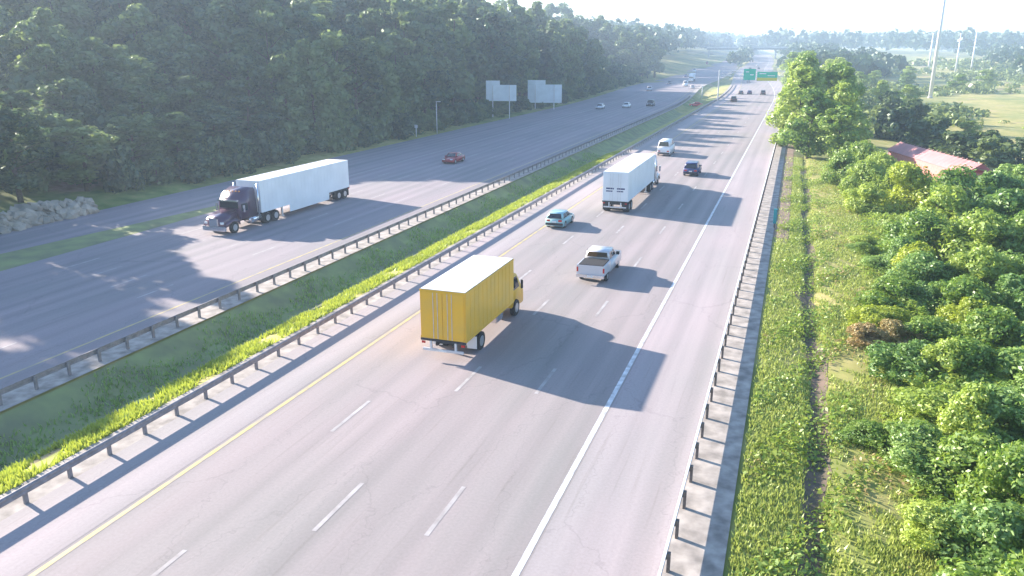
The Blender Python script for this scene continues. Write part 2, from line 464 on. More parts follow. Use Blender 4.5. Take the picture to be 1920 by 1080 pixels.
# ------------------------------------------------------------------ guardrails
BEAM = [(0.0, 0.44), (0.045, 0.47), (0.045, 0.53), (0.0, 0.585), (0.045, 0.64), (0.045, 0.70), (0.0, 0.735), (-0.045, 0.738)]
def rail(label, k, off, y0, y1, face, bm_m, post_m, zb, group):
    root = empty('guardrail', (k + float(off(y0)), y0, zb), 0, label, 'guardrail', group)
    ys = list(np.arange(y0, y1 + .1, 3.81))
    Vv = []; Ff = []; n = len(BEAM)
    for Y in ys:
        for d, z in BEAM: Vv.append((k + float(off(Y)) + face * (d + 0.11) - root.location.x, Y - y0, z + float(rise(Y))))
        for d, z in BEAM: Vv.append((k + float(off(Y)) + face * (d + 0.10) - root.location.x, Y - y0, z + float(rise(Y))))
    for j in range(len(ys) - 1):
        for i in range(n - 1):
            a = j * 2 * n + i; b = a + 2 * n
            Ff += [(a, a + 1, b + 1, b), (a + n, b + n, b + n + 1, a + n + 1)]
        t = j * 2 * n + n - 1; tb = t + 2 * n
        Ff.append((t, t + n, tb + n, tb))
        t = j * 2 * n; tb = t + 2 * n
        Ff.append((t, tb, tb + n, t + n))
    link('beam', np_mesh('beam', np.array(Vv), np.array(Ff), bm_m), root)
    pm = MB().box(-0.05, 0.05, -0.075, 0.075, -0.5, 0.69).mesh('post', post_m)
    bkm = MB().box(min(0.05 * face, 0.10 * face), max(0.05 * face, 0.10 * face), -0.06, 0.06, 0.47, 0.68).mesh('blockout', post_m)
    cnt = 0; rest = MB()
    Y = y0 + 0.9
    while Y < y1:
        lx = k + float(off(Y)) - root.location.x
        if cnt < 96:
            p = link('post', pm, root); p.location = (lx, Y - y0, float(rise(Y)))
            if cnt < 25:
                b = link('blockout', bkm, p)
        else:
            rest.box(lx - .075, lx + .075, Y - y0 - .1, Y - y0 + .1, -0.4, .72)
        cnt += 1; Y += 1.905
    if cnt > 96: rest.build('post', post_m, root)['kind'] = 'stuff'
    else: rest.bm.free()
    return root
GR = 'guardrails beside the lanes'
rail('guardrail with sunlit white beam on the right shoulder, beside the scrubby green slope', -2.38, offR, -4, 172, -1, M['steel'], M['wood'], -0.04, GR)
rail('guardrail between the lime grass strip and the yellow edge line', -24.72, offR, 0, 420, 1, M['dark_steel'], M['dark_steel'], -0.04, GR)
rail('guardrail on the far side of the median, beside the plum semi truck', -33.1, offL, 2, 300, -1, M['dark_steel'], M['dark_steel'], -0.04, GR)

# ------------------------------------------------------------------ vehicles
def wheel_meshes(r, wd, tag_):
    t = MB().cyl((-wd / 2, 0, 0), (wd / 2, 0, 0), r, n=20).mesh('tyre_' + tag_, M['rubber'])
    h = MB().cyl((-wd / 2 - .012, 0, 0), (wd / 2 + .012, 0, 0), r * .58, n=14).mesh('rim_' + tag_, M['rim'])
    return t, h
CARW = wheel_meshes(0.33, 0.22, 'car')
BIGW = wheel_meshes(0.51, 0.28, 'truck')
DUAL = wheel_meshes(0.51, 0.60, 'dual')
def add_wheel(root, x, y, r, ms):
    e = link('wheel', ms[0], root); e.location = (x, y, r)
    link('rim', ms[1], e)

def car(name, label, cat, loc, rz, paint, style='sedan', L=4.6, W=1.82, Ht=1.46, group=None, detail=True):
    root = empty(name, loc, rz, label, cat, group)
    y0, y1 = -L / 2, L / 2; hw = W / 2
    belt = Ht * (0.62 if style != 'suv' else 0.58)
    if style == 'sedan': low = [(y0, .32), (y0, .80), (y0 + .12, belt), (y0 + .9, belt + .03), (y1 - 1.35, belt - .02), (y1 - .25, belt - .18), (y1, .62), (y1, .32), (y1 - .2, .2), (y0 + .2, .2)]; gh = [(y0 + .75, belt), (y0 + 1.45, Ht - .03), (y0 + 2.5, Ht), (y1 - 1.95, Ht - .05), (y1 - 1.1, belt - .02)]
    elif style == 'hatch': low = [(y0, .34), (y0, .78), (y0 + .04, belt), (y1 - 1.15, belt - .02), (y1 - .2, belt - .2), (y1, .6), (y1, .32), (y1 - .2, .2), (y0 + .2, .2)]; gh = [(y0 + .06, belt), (y0 + .42, Ht - .05), (y0 + .9, Ht), (y1 - 1.9, Ht - .04), (y1 - 1.0, belt - .02)]
    elif style == 'suv': low = [(y0, .40), (y0, .9), (y0 + .04, belt), (y1 - 1.2, belt), (y1 - .15, belt - .16), (y1, .75), (y1, .36), (y1 - .2, .25), (y0 + .2, .25)]; gh = [(y0 + .06, belt), (y0 + .28, Ht - .05), (y0 + .7, Ht), (y1 - 2.0, Ht), (y1 - 1.15, belt)]
    elif style == 'van': low = [(y0, .40), (y0, 1.1), (y0 + .03, belt), (y1 - .7, belt), (y1 - .1, belt - .3), (y1, .75), (y1, .36), (y1 - .2, .25), (y0 + .2, .25)]; gh = [(y0 + .03, belt), (y0 + .1, Ht - .06), (y0 + .4, Ht), (y1 - 1.7, Ht), (y1 - .75, belt)]
    MB().prism(low, -hw, hw, (0.5, belt, .06), 0.05).build('body', paint, root, True)
    # greenhouse: painted frame with glass panes standing 4 mm proud
    zt = max(z for _, z in gh)
    MB().prism(gh, -hw + .07, hw - .07, (belt, zt, .20), 0.02).build('cabin', paint, root, True)
    cyy = sum(y for y, _ in gh) / len(gh)
    win = MB()
    lo, hi = belt + .05, zt - .14
    ya, yb = gh[0][0] + .32, gh[-1][0] - .42
    if style == 'van': ya = y1 - 2.6
    yc, yd = (gh[1][0] + .25 if style != 'van' else ya), gh[-2][0] - .12
    for sgn in (-1, 1):
        f0 = (lo - belt) / (zt - belt); f1 = (hi - belt) / (zt - belt)
        xa, xb = sgn * (hw - .07 - .20 * f0 + .012), sgn * (hw - .07 - .20 * f1 + .012)
        ym = (ya + yb) / 2
        for (p0, p1, q0, q1) in ((ya, ym - .05, yc, (yc + yd) / 2 - .05), (ym + .05, yb, (yc + yd) / 2 + .05, yd)):
            MB().quad((xa, p0, lo), (xa, p1, lo), (xb, q1, hi), (xb, q0, hi)).build('side_window', M['glass'], root)
    win.bm.free()
    def pane(nm, A, B, inset, out):
        # A, B = (y, z) bottom and top of the sloping end
        t0, t1 = .10, .88
        pa = (A[0] + (B[0] - A[0]) * t0, A[1] + (B[1] - A[1]) * t0); pb = (A[0] + (B[0] - A[0]) * t1, A[1] + (B[1] - A[1]) * t1)
        wa, wb = hw - .2, hw - .34
        n = Vector((0, B[1] - A[1], -(B[0] - A[0]))).normalized() * .012 * out
        MB().quad((-wa, pa[0] + n.y, pa[1] + abs(n.z)), (wa, pa[0] + n.y, pa[1] + abs(n.z)), (wb, pb[0] + n.y, pb[1] + abs(n.z)), (-wb, pb[0] + n.y, pb[1] + abs(n.z))).build(nm, M['glass'], root)
    pane('rear_window', gh[0], gh[1], 0, -1)
    pane('windshield', gh[-1], gh[-2], 0, 1)
    for x in (-1, 1):
        for y in (y0 + .82, y1 - .86): add_wheel(root, x * (hw - .11), y, .33, CARW)
        MB().box(x * (hw - .32) - .17, x * (hw - .32) + .17, y0 - .015, y0 + .1, .68, .86, .01).build('tail_light', M['red_lens'], root)
        MB().box(x * (hw - .32) - .18, x * (hw - .32) + .18, y1 - .12, y1 + .012, .60, .74, .01).build('headlight', M['lamp_lens'], root)
        if detail: MB().box(x * (hw + .02) - .1, x * (hw + .02) + .1, y1 - 1.55, y1 - 1.38, belt, belt + .15, .02).build('mirror', paint, root)
    MB().box(-hw + .06, hw - .06, y0 - .05, y0 + .1, .34, .56, .03).build('bumper', M['black'], root)
    if detail: MB().box(-.2, .2, y0 - .06, y0 - .03, .60, .74).build('licence_plate', M['plate'], root)
    return root

def pickup(label, loc, rz, paint):
    root = empty('pickup_truck', loc, rz, label, 'pickup truck')
    L, hw = 5.9, 1.0; y0, y1 = -L / 2, L / 2
    # bed: floor, sides, tailgate as one shell
    b = MB()
    b.box(-hw, hw, y0, y0 + .07, .62, 1.30, .015)
    for s in (-1, 1): b.box(min(s * hw, s * (hw - .12)), max(s * hw, s * (hw - .12)), y0 + .07, y0 + 1.98, .58, 1.30, .03)
    b.build('bed', paint, root, False)
    MB().box(-hw + .12, hw - .12, y0 + .07, y0 + 1.98, .62, .78).build('bed_floor', M['black'], root)
    MB().box(-hw + .1, hw - .1, y0 + .05, y0 + 1.95, 1.285, 1.335, .02).build('bed_shade', mat('bed_shade_black', (0.012, 0.012, 0.016), 0.95), root)  # black sheet added in place of the shadow inside the open bed
    low = [(y0 + 1.98, .42), (y0 + 1.98, 1.28), (y1 - 1.6, 1.24), (y1 - .2, 1.16), (y1, 1.0), (y1, .45), (y1 - .2, .36)]
    MB().prism(low, -hw, hw, (.6, 1.28, .04), .04).build('body', paint, root, True)
    gh = [(y0 + 2.0, 1.27), (y0 + 2.12, 1.84), (y0 + 2.45, 1.90), (y1 - 2.35, 1.90), (y1 - 1.5, 1.23)]
    MB().prism(gh, -hw + .08, hw - .08, (1.25, 1.9, .16), .03).build('cabin', paint, root, True)
    MB().quad((-.78, y0 + 2.015, 1.33), (.78, y0 + 2.015, 1.33), (.68, y0 + 2.10, 1.78), (-.68, y0 + 2.10, 1.78)).build('rear_window', M['glass'], root)
    MB().quad((-.78, y1 - 1.55, 1.31), (.78, y1 - 1.55, 1.31), (.66, y1 - 2.2, 1.82), (-.66, y1 - 2.2, 1.82)).build('windshield', M['glass'], root)
    wn = MB()
    for s in (-1, 1):
        for a, c_ in ((y0 + 2.25, y0 + 3.1), (y0 + 3.2, y1 - 1.85)):
            MB().quad((s * .915, a, 1.33), (s * .915, c_, 1.33), (s * .80, c_ - (.1 if c_ < 0.3 else .45), 1.76), (s * .80, a + .05, 1.76)).build('side_window', M['glass'], root)
    wn.bm.free()
    MB().box(-hw, hw, y0 - .16, y0 - .02, .45, .66, .03).build('bumper', M['chrome'], root)
    MB().box(-.2, .2, y0 - .175, y0 - .15, .50, .63).build('licence_plate', M['plate'], root)
    MB().box(-.72, .72, y0 - .006, y0 + .01, .80, 1.12).build('tailgate_panel', paint, root)
    for s in (-1, 1):
        MB().box(s * .93 - .06, s * .93 + .06, y0 - .012, y0 + .04, .82, 1.16, .01).build('tail_light', M['red_lens'], root)
        MB().box(s * .80 - .15, s * .80 + .15, y1 - .03, y1 + .02, .78, .98, .01).build('headlight', M['lamp_lens'], root)
        MB().box(s * 1.08 - .12, s * 1.08 + .12, y1 - 2.05, y1 - 1.88, 1.27, 1.5, .02).build('mirror', M['black'], root)
        for y in (y0 + 1.1, y1 - 1.0): add_wheel(root, s * .88, y, .33, CARW)
    return root

def van_box(root, x0, x1, y0, y1, z0, z1, side, roofm, rear_y, ribs=True):
    """trailer or box body: side skin, roof, rails, rear doors with bars"""
    MB().box(x0, x1, y0, y1, z0, z1 - .02, .02).build('cargo_box', side, root)
    MB().box(x0 + .03, x1 - .03, y0 + .03, y1 - .03, z1 - .019, z1 + .015, .01).build('roof', roofm, root)
    rb = MB()
    y = y0 + 1.2
    while y < y1 - .4:
        rb.box(x0 + .06, x1 - .06, y, y + .05, z1 + .012, z1 + .03); y += 1.22
    rb.build('roof_bow', roofm, root)
    rl = MB()
    for x in (x0, x1):
        s = -1 if x == x0 else 1
        rl.box(min(x, x + s * .025), max(x, x + s * .025), y0, y1, z0 - .02, z0 + .12)
        rl.box(min(x, x + s * .02), max(x, x + s * .02), y0, y1, z1 - .12, z1 - .03)
        if ribs:
            yy = y0 + .6
            while yy < y1 - .3:
                rl.box(min(x, x + s * .012), max(x, x + s * .012), yy, yy + .05, z0 + .13, z1 - .13); yy += .61
    rl.build('side_rail', side, root)
    d = rear_y; s = -1
    cx = (x0 + x1) / 2
    for sg in (-1, 1):
        a, b = sorted((cx + sg * .02, cx + sg * (abs(x1 - cx) - .09)))
        dr = MB().box(a, b, d + s * .03, d, z0 + .05, z1 - .12, .008).build('rear_door', side, root)
        bar = MB()
        for o in (.28, .52):
            xb = cx + sg * o
            bar.cyl((xb, d + s * .055, z0 + .05), (xb, d + s * .055, z1 - .14), .016, n=8)
        bar.build('lock_rod', M['steel'], dr)

def box_truck():
    root = empty('box_truck', (-16.15, 35.6, 0), 0, 'yellow box truck with white roof driving away on the near lanes', 'box truck')
    x = 1.28
    van_box(root, -x, x, 0, 7.5, 1.12, 3.80, M['yellow_body'], M['roof_white'], 0)
    MB().box(-x - .01, x + .01, -.04, .02, 1.0, 1.12, .01).build('rear_sill', M['black'], root)
    ch = MB()
    for s in (-1, 1): ch.box(s * .45 - .05, s * .45 + .05, .1, 9.2, .72, 1.05)
    for yy in (.3, 2.4, 4.6, 6.6): ch.box(-.45, .45, yy, yy + .1, .78, .98)
    ch.build('chassis', M['black'], root)
    bb = MB().box(-1.15, 1.15, -.12, .0, .48, .62, .02)
    for s in (-1, 1): bb.box(s * .7 - .05, s * .7 + .05, -.08, .04, .6, 1.02)
    bb.build('bumper', M['steel'], root)
    for s in (-1, 1):
        MB().box(s * 1.12 - .10, s * 1.12 + .10, -.07, -.03, .86, .98).build('tail_light', M['red_lens'], root)
        add_wheel(root, s * .98, 2.2, .48, DUAL) if s > 0 else add_wheel(root, s * .98, 2.2, .48, DUAL)
        add_wheel(root, s * 1.05, 8.35, .48, BIGW)
        MB().box(s * 1.0 - .28, s * 1.0 + .28, 1.45, 1.48, .25, .95).build('mud_flap', M['white_body'], root)  # white, in place of sunlit road glimpsed under the truck
    MB().box(-.2, .2, -.14, -.121, .50, .61).build('licence_plate', M['plate'], root)
    MB().box(.72, 1.12, 5.0, 6.1, .5, .95, .05).build('fuel_tank', M['chrome'], root)
    cab = [(7.62, .62), (7.62, 2.62), (8.35, 2.66), (8.75, 2.55), (9.25, 1.72), (9.75, 1.5), (9.85, 1.0), (9.85, .5), (9.6, .42)]
    MB().prism(cab, -1.12, 1.12, (1.5, 2.66, .10), .05).build('cab', M['yellow_body'], root, True)
    MB().quad((-.92, 9.27, 1.80), (.92, 9.27, 1.80), (.86, 8.83, 2.50), (-.86, 8.83, 2.50)).build('windshield', M['glass'], root)
    for s in (-1, 1): MB().quad((s * 1.115, 7.95, 1.65), (s * 1.115, 9.05, 1.65), (s * 1.045, 8.66, 2.42), (s * 1.045, 7.95, 2.42)).build('side_window', M['glass'], root)
    for s in (-1, 1):
        MB().box(s * 1.36 - .07, s * 1.36 + .07, 8.75, 8.87, 1.6, 2.15, .03).build('mirror', M['black'], root)
        MB().box(s * .82 - .14, s * .82 + .14, 9.80, 9.87, .85, 1.05, .02).build('headlight', M['lamp_lens'], root)
box_truck()

def semi(loc, rz, tractor_paint, label, logo, sleeper=True, skirt=False):
    root = empty('semi_truck', loc, rz, label, 'semi truck')
    x = 1.29; L = 15.9
    van_box(root, -x, x, 0, L, 1.15, 4.08, M['white_trailer'], M['roof_white'], 0)
    MB().box(-x - .01, x + .01, -.05, .02, 1.02, 1.15, .01).build('rear_sill', M['black'], root)
    MB().box(-1.1, 1.1, .05, 2.9, .80, 1.1).box(-.5, .5, 2.9, 15.0, .95, 1.12).build('chassis', M['black'], root)
    b = MB().box(-1.15, 1.15, -.1, .0, .5, .62, .015)
    for s in (-1, 1): b.box(s * .6 - .05, s * .6 + .05, -.08, .02, .6, 1.05)
    b.build('bumper', M['steel'], root)
    for s in (-1, 1):
        for y in (.95, 2.2): add_wheel(root, s * .98, y, .51, DUAL)
        MB().box(s * 1.12 - .1, s * 1.12 + .1, -.075, -.04, .9, 1.0).build('tail_light', M['red_lens'], root)
        MB().box(s * .95 - .07, s * .95 + .07, 12.2, 12.35, .2, 1.1).box(s * .95 - .18, s * .95 + .18, 12.1, 12.45, .16, .22).build('landing_leg', M['steel'], root)
        MB().box(s * .98 - .3, s * .98 + .3, .18, .21, .22, .95).build('mud_flap', M['black'], root)
    if skirt:
        for s in (-1, 1): MB().box(min(s * 1.26, s * 1.285), max(s * 1.26, s * 1.285), 4.2, 11.4, .42, 1.14).build('side_skirt', M['white_trailer'], root)
    if logo:
        lg = MB()
        for (a, bb, c, d) in ((-.95, -.15, 2.35, 2.50), (-.95, -.30, 2.10, 2.22), (.15, .95, 2.35, 2.50), (.15, .8, 2.10, 2.22)):
            lg.box(a, bb, -.036, -.032, c, d)
        lg.build('door_lettering', M['navy_paint'], root)
    # tractor
    T = 16.2
    ch = MB().box(-.45, .45, 12.6, 20.6, .7, 1.0)
    ch.build('frame_rail', M['black'], root)
    MB().box(-1.2, 1.2, 20.85, 21.15, .38, .78, .06).build('front_bumper', M['chrome'], root)
    for s in (-1, 1):
        for y in (13.7, 15.0): add_wheel(root, s * .98, y, .51, DUAL)
        add_wheel(root, s * 1.05, 19.7, .51, BIGW)
        MB().cyl((s * .95, 15.75, .72), (s * .95, 17.5, .72), .30, n=16).build('fuel_tank', M['chrome'], root, True)
    sl_ = [(T + .1, .95), (T + .1, 3.55), (T + .9, 3.72), (T + 1.9, 3.42), (T + 2.55, 2.72), (T + 2.6, 1.0)]
    MB().prism(sl_, -1.2, 1.2, (2.4, 3.7, .18), .08).build('cab', tractor_paint, root, True)
    hood = [(T + 2.62, .85), (T + 2.62, 1.95), (T + 4.2, 1.72), (T + 4.75, 1.45), (T + 4.85, .8), (T + 4.6, .6)]
    MB().prism(hood, -1.02, 1.02, (1.0, 1.95, .22), .10).build('hood', tractor_paint, root, True)
    for s in (-1, 1):
        MB().prism([(T + 2.75, .62), (T + 2.8, 1.05), (T + 3.2, 1.25), (T + 3.9, 1.22), (T + 4.5, 1.1), (T + 4.75, .7), (T + 4.2, .9), (T + 3.6, 1.08), (T + 3.0, .9)], min(s * .82, s * 1.22), max(s * .82, s * 1.22)).build('fender', tractor_paint, root, True)
    MB().quad((-1.0, T + 2.605, 2.02), (1.0, T + 2.605, 2.02), (.98, T + 2.57, 2.70), (-.98, T + 2.57, 2.70)).build('windshield', M['glass'], root)
    vis = MB().box(-1.05, 1.05, T + 2.45, T + 2.85, 2.66, 2.78, .03); vis.build('sun_visor', M['chrome'], root)
    for s in (-1, 1): MB().quad((s * 1.208, T + 1.5, 1.75), (s * 1.208, T + 2.45, 1.75), (s * 1.20, T + 2.4, 2.42), (s * 1.20, T + 1.5, 2.42)).build('side_window', M['glass'], root)
    MB().box(-.48, .48, T + 4.80, T + 4.90, .78, 1.50, .05).build('grille', M['chrome'], root)
    for s in (-1, 1):
        MB().cyl((s * 1.28, T + .05, .9), (s * 1.28, T + .05, 3.9), .075, n=10).build('exhaust_stack', M['chrome'], root, True)
        MB().box(s * 1.48 - .09, s * 1.48 + .09, T + 2.35, T + 2.5, 1.7, 2.35, .03).build('mirror', M['chrome'], root)
        MB().box(s * .82 - .15, s * .82 + .15, T + 4.66, T + 4.86, .98, 1.18, .03).build('headlight', M['lamp_lens'], root)
        MB().box(s * 1.27 - .06, s * 1.27 + .06, T + 1.0, T + 1.35, .5, .9).build('step', M['chrome'], root)
    ml = MB()
    for xx in (-.7, -.35, 0, .35, .7): ml.box(xx - .05, xx + .05, T + 1.85, T + 1.98, 3.42, 3.50)
    ml.build('marker_light', mat('amber_lens', (0.7, 0.3, 0.05), 0.3), root)
    return root
r1 = semi((-16.15, 78.0, 0), 0, M['white_body'], 'white semi truck seen from its rear doors, driving away on the near lanes', True)
r2 = semi((-47.35, 77.3, 0), math.pi, M['purple'], 'semi truck with dark plum cab and white trailer coming on the far lanes', False, skirt=True)

car('hatchback', 'pale teal hatchback driving just behind and left of the white semi truck', 'car', (-19.75, 70.6, 0), 0, M['teal_paint'], 'hatch', 4.1, 1.76, 1.46)
pickup('silver grey pickup truck ahead of the yellow box truck, casting a long shadow', (-12.35, 55.1, 0), 0, M['grey_paint'])
car('van', 'white van ahead of the white semi truck at the edge of the tree shade', 'van', (-18.6, 128.0, 0), 0, M['white_body'], 'van', 5.6, 2.0, 2.35)
car('suv', 'navy blue suv to the right of the white semi truck', 'suv', (-12.0, 107.5, 0), 0, M['navy_paint'], 'suv', 4.7, 1.9, 1.75)
car('sedan', 'dark red car in tree shade on the far lanes beyond the plum semi truck', 'car', (-46.6, 108.0, 0), math.pi, M['red_paint'], 'sedan')
car('sedan', 'bright red car stopped where the grass median begins to widen', 'car', (-30.2, 268.0, gz(-30.2, 268.0)), math.pi / 2 + .2, M['bright_red'], 'sedan', detail=False)
far = [
    (-19.0, 276, 0, 'black_paint', 'suv', 'charcoal suv nearest of the four dark vehicles under the green overhead signs'),
    (-20.0, 326, 0, 'black_paint', 'sedan', 'charcoal car in the left lane of the dark row under the green overhead signs'),
    (-16.9, 328, 0, 'navy_paint', 'sedan', 'navy car in the middle of the dark row under the green overhead signs'),
    (-11.8, 324, 0, 'black_paint', 'suv', 'charcoal suv at the right end of the dark row under the green overhead signs'),
    (-46.5, 236, 1, 'white_body', 'sedan', 'white car coming out of the shade past the two blank signs'),
    (-41.0, 245, 1, 'black_paint', 'suv', 'dark suv coming beside the white car near the median'),
    (-52.5, 228, 1, 'grey_paint', 'sedan', 'silver car coming in the outer far lane right of the blank signs'),
    (-58.5, 345, 1, 'grey_paint', 'suv', 'silver suv leading the distant traffic on the far lanes'),
    (-50.0, 395, 1, 'white_body', 'van', 'white van in the sunlit stretch of the far lanes'),
    (-44.0, 372, 1, 'grey_paint', 'sedan', 'grey car beside the sunlit grass island'),
    (-70.0, 600, 1, 'white_body', 'van', 'distant white van where the far lanes bend left'),
    (-76.0, 740, 1, 'red_paint', 'van', 'tiny red and pale van farthest along the far lanes'),
    (-34.0, 640, 0, 'black_paint', 'suv', 'tiny dark vehicle beyond the green overhead signs'),
    (-28.5, 655, 0, 'navy_paint', 'sedan', 'tiny navy car beyond the green overhead signs'),
    (-24.5, 455, 0, 'grey_paint', 'sedan', 'tiny silver car on the near lanes a little beyond the overhead signs'),
    (-20.0, 500, 0, 'white_body', 'van', 'tiny white van on the near lanes beyond the overhead signs'),
    (-31.0, 560, 0, 'black_paint', 'suv', 'tiny charcoal suv in the left near lane halfway to the overpass'),
    (-62.0, 425, 1, 'black_paint', 'sedan', 'tiny dark car on the outer far lane beside the distant white semi truck'),
    (-66.0, 520, 1, 'navy_paint', 'suv', 'tiny navy suv on the far lanes behind the distant white semi truck'),
    (-31.5, 700, 0, 'white_body', 'sedan', 'tiny white car approaching the distant overpass'),
]
SZ = {'sedan': (4.6, 1.82, 1.46), 'suv': (4.8, 1.95, 1.8), 'van': (5.8, 2.05, 2.5)}
for X, Y, back, pm_, st, lb in far:
    L_, W_, H_ = SZ[st]
    dh = (offR if back == 0 else offL)
    slope = math.atan2(float(dh(Y + 5) - dh(Y - 5)), 10)
    car(st, lb, {'sedan': 'car'}.get(st, st), (X, Y, float(rise(Y))), (math.pi if back else 0) - slope, M[pm_], st, L_, W_, H_, detail=False)
# box truck on the far lanes
semi((-55.5, 470, float(rise(470))), math.pi + .06, M['white_body'], 'distant white semi truck on the sunlit far lanes', False)

# ------------------------------------------------------------------ signs, poles, gantry, overpass
def back_sign(loc, rz, wd, h0, h1, tabw, tabh, label):
    root = empty('highway_sign', loc, rz, label, 'road sign')
    hw = wd / 2
    MB().box(-hw, hw, -.02, .02, h0, h1).build('sign_panel', M['alu'], root)
    MB().box(-hw, -hw + tabw, -.02, .02, h1 + .01, h1 + tabh).build('exit_tab', M['alu'], root)
    rb = MB()
    z = h0 + .35
    while z < h1: rb.box(-hw + .05, hw - .05, -.10, -.021, z, z + .09); z += .95
    rb.build('stiffener', M['alu'], root)
    for s in (-.55, .55):
        MB().box(s * hw - .1, s * hw + .1, -.3, -.101, -1.5, h1 - .1).build('post', M['steel'], root)
back_sign((-67.4, 186, gz(-67.4, 186)), R(14), 7.4, 4.1, 7.9, 3.4, 1.0, 'smaller pale blank sign with a stepped top, left of its larger twin')
back_sign((-66.7, 220, gz(-66.7, 220)), R(14), 9.6, 1.9, 6.9, 5.0, 1.2, 'larger pale blank sign back with a stepped top, right of its twin')

def pole(name, label, cat, loc, h, r0, r1, m, arm=False):
    root = empty(name, loc, 0, label, cat)
    MB().cyl((0, 0, -1), (0, 0, h), r0, r1, 10).build('shaft', m, root, True)
    return root
p = pole('light_pole', 'slim grey pole beside the far lanes in front of the dark wood', 'pole', (-61.9 - 5, 147, 0), 6.2, .11, .08, M['steel'])
MB().box(-.1, .9, -.1, .1, 6.1, 6.25, .03).build('lamp_head', M['steel'], p)
p = pole('marker_post', 'short pale post on the far verge left of the slim pole', 'post', (-67.6, 139, 0), 2.3, .09, .09, M['steel'])
MB().box(-.3, .3, -.03, .03, 1.7, 2.3).build('marker_plate', M['alu'], p)
p = pole('marker_post', 'thin white post standing on the sunlit grass median island', 'post', (-33.5, 315, gz(-33.5, 315)), 4.6, .12, .12, M['white_sign'])
MB().box(-.25, .25, -.03, .03, 3.9, 4.6).build('marker_plate', M['white_sign'], p)
p = empty('utility_box', (-0.75, 76, -0.1), 0, 'slim teal utility box on its post beside the right guardrail', 'utility box')
MB().box(-.15, .15, -.12, .12, .45, 1.75, .03).build('cabinet', M['teal_box'], p)
MB().box(-.17, .17, -.14, .14, 1.751, 1.80, .01).build('lid', M['teal_box'], p)
MB().box(-.06, .06, -.06, .06, -.4, .449).build('post', M['wood'], p)

def monopole(label, X, Y, h, r):
    z = gz(X, Y)
    root = empty('transmission_pole', (X, Y, z), 0, label, 'power pole', 'tall power poles in the field')
    MB().cyl((0, 0, -1), (0, 0, h), r, r * .5, 14).build('shaft', M['pole_m'], root, True)
    for k, zz in enumerate((h - 1.5, h - 6, h - 10.5)):
        a = link('crossarm', MB().cyl((-.1, 0, zz), (-3.2, .5, zz + .7), .16, .08, 8).cyl((.1, 0, zz), (3.2, -.5, zz + .7), .16, .08, 8).mesh('crossarm', M['pole_m']), root)
    MB().cyl((0, 0, 0), (0, 0, .5), r * 1.35, n=14).build('base_flange', M['concrete'], root)
M['pole_m'] = mat('white_galvanised_pole', (0.70, 0.70, 0.76), 0.5, 0.1)
monopole('tallest white power pole, rising out of the picture above the field on the right', 50.4, 360, 56, .75)
monopole('short-looking white power pole close to the left of the tallest one', 86, 640, 27, .8)
monopole('distant white power pole between the tallest one and the rightmost one', 103, 640, 27, .65)
monopole('rightmost distant white power pole above the yellow field patch', 112.5, 640, 28, .7)

def gantry():
    Y = 276.0
    zb = 0
    root = empty('sign_gantry', (-12.0, Y, zb), 0, 'overhead sign gantry with two green panels and a yellow strip across the near lanes', 'sign gantry')
    for sx in (-1, 1):
        c_ = MB()
        xx = sx * 12.2
        c_.cyl((xx, -.6, -.5), (xx, -.6, 10.0), .16, n=8); c_.cyl((xx, .6, -.5), (xx, .6, 10.0), .16, n=8)
        for z in np.arange(0.5, 8.5, 1.5): c_.cyl((xx, -.6, z), (xx, .6, z + 1.2), .06, n=6)
        c_.build('column', M['steel'], root)
    t = MB()
    for y in (-.6, .6):
        for z in (8.1, 9.7): t.cyl((-12.2, y, z), (12.2, y, z), .09, n=6)
        for i in range(12):
            a = -12.2 + i * 24.4 / 12
            t.cyl((a, y, 8.1 if i % 2 else 9.7), (a + 24.4 / 12, y, 9.7 if i % 2 else 8.1), .05, n=6)
    t.build('truss', M['steel'], root)
    def panel(x0, x1, z0, z1, m, nm='sign_panel'):
        o = MB().box(x0, x1, -.86, -.80, z0, z1).build(nm, m, root)
        return o
    a = panel(-4.5, -.8, 6.9, 10.4, M['green_sign'])
    b = panel(-.3, 5.9, 7.7, 9.5, M['green_sign'])
    panel(-.3, 5.9, 6.75, 7.68, M['yellow_sign'], 'exit_only_strip')
    # legend reads only as pale smears at this distance
    MB().box(-3.9, -2.9, -.875, -.862, 9.3, 9.6).build('legend', M['white_sign'], a)
    MB().box(-2.5, -1.4, -.875, -.862, 8.4, 8.7).build('legend', M['white_sign'], a)
    MB().box(.4, 2.4, -.875, -.862, 8.8, 9.1).build('legend', M['white_sign'], b)
    MB().box(2.9, 5.2, -.875, -.862, 8.2, 8.45).build('legend', M['white_sign'], b)
gantry()

def overpass():
    Y = 900.0
    z = float(rise(Y)); xo = float(offR(Y))
    root = empty('overpass', (xo, Y, z), R(3), 'distant concrete overpass crossing the near lanes at the horizon', 'bridge')
    MB().box(-70, 30, -6, 6, 8.6, 10.4).build('deck', mat('shaded_deck', (0.07, 0.075, 0.09), 0.7), root)  # deck colour darkened to carry the shade on its concrete
    for s in (-6.25, 6.25): MB().box(-70, 30, s - .2, s + .2, 10.0, 11.8).build('parapet', M['concrete'], root)
    for x in (-68, -29, -0.8):
        MB().box(x - .6, x + .6, -5, 5, -2, 8.598).build('pier', M['concrete'], root)
    ab = MB(); ab.bm.faces.new([ab.bm.verts.new(p_) for p_ in ((1, -9, -1), (14, -9, 8.4), (36, -9, 8.4), (36, -9, -1))])
    r_ = bmesh.ops.extrude_face_region(ab.bm, geom=list(ab.bm.faces))
    for v in r_['geom']:
        if isinstance(v, bmesh.types.BMVert): v.co.y += 2.6
    ab.build('abutment', M['white_trailer'], root)
    MB().box(20, 28, -9.5, -9.3, 6.0, 11.0).build('sign_panel', M['green_sign'], root)
overpass()

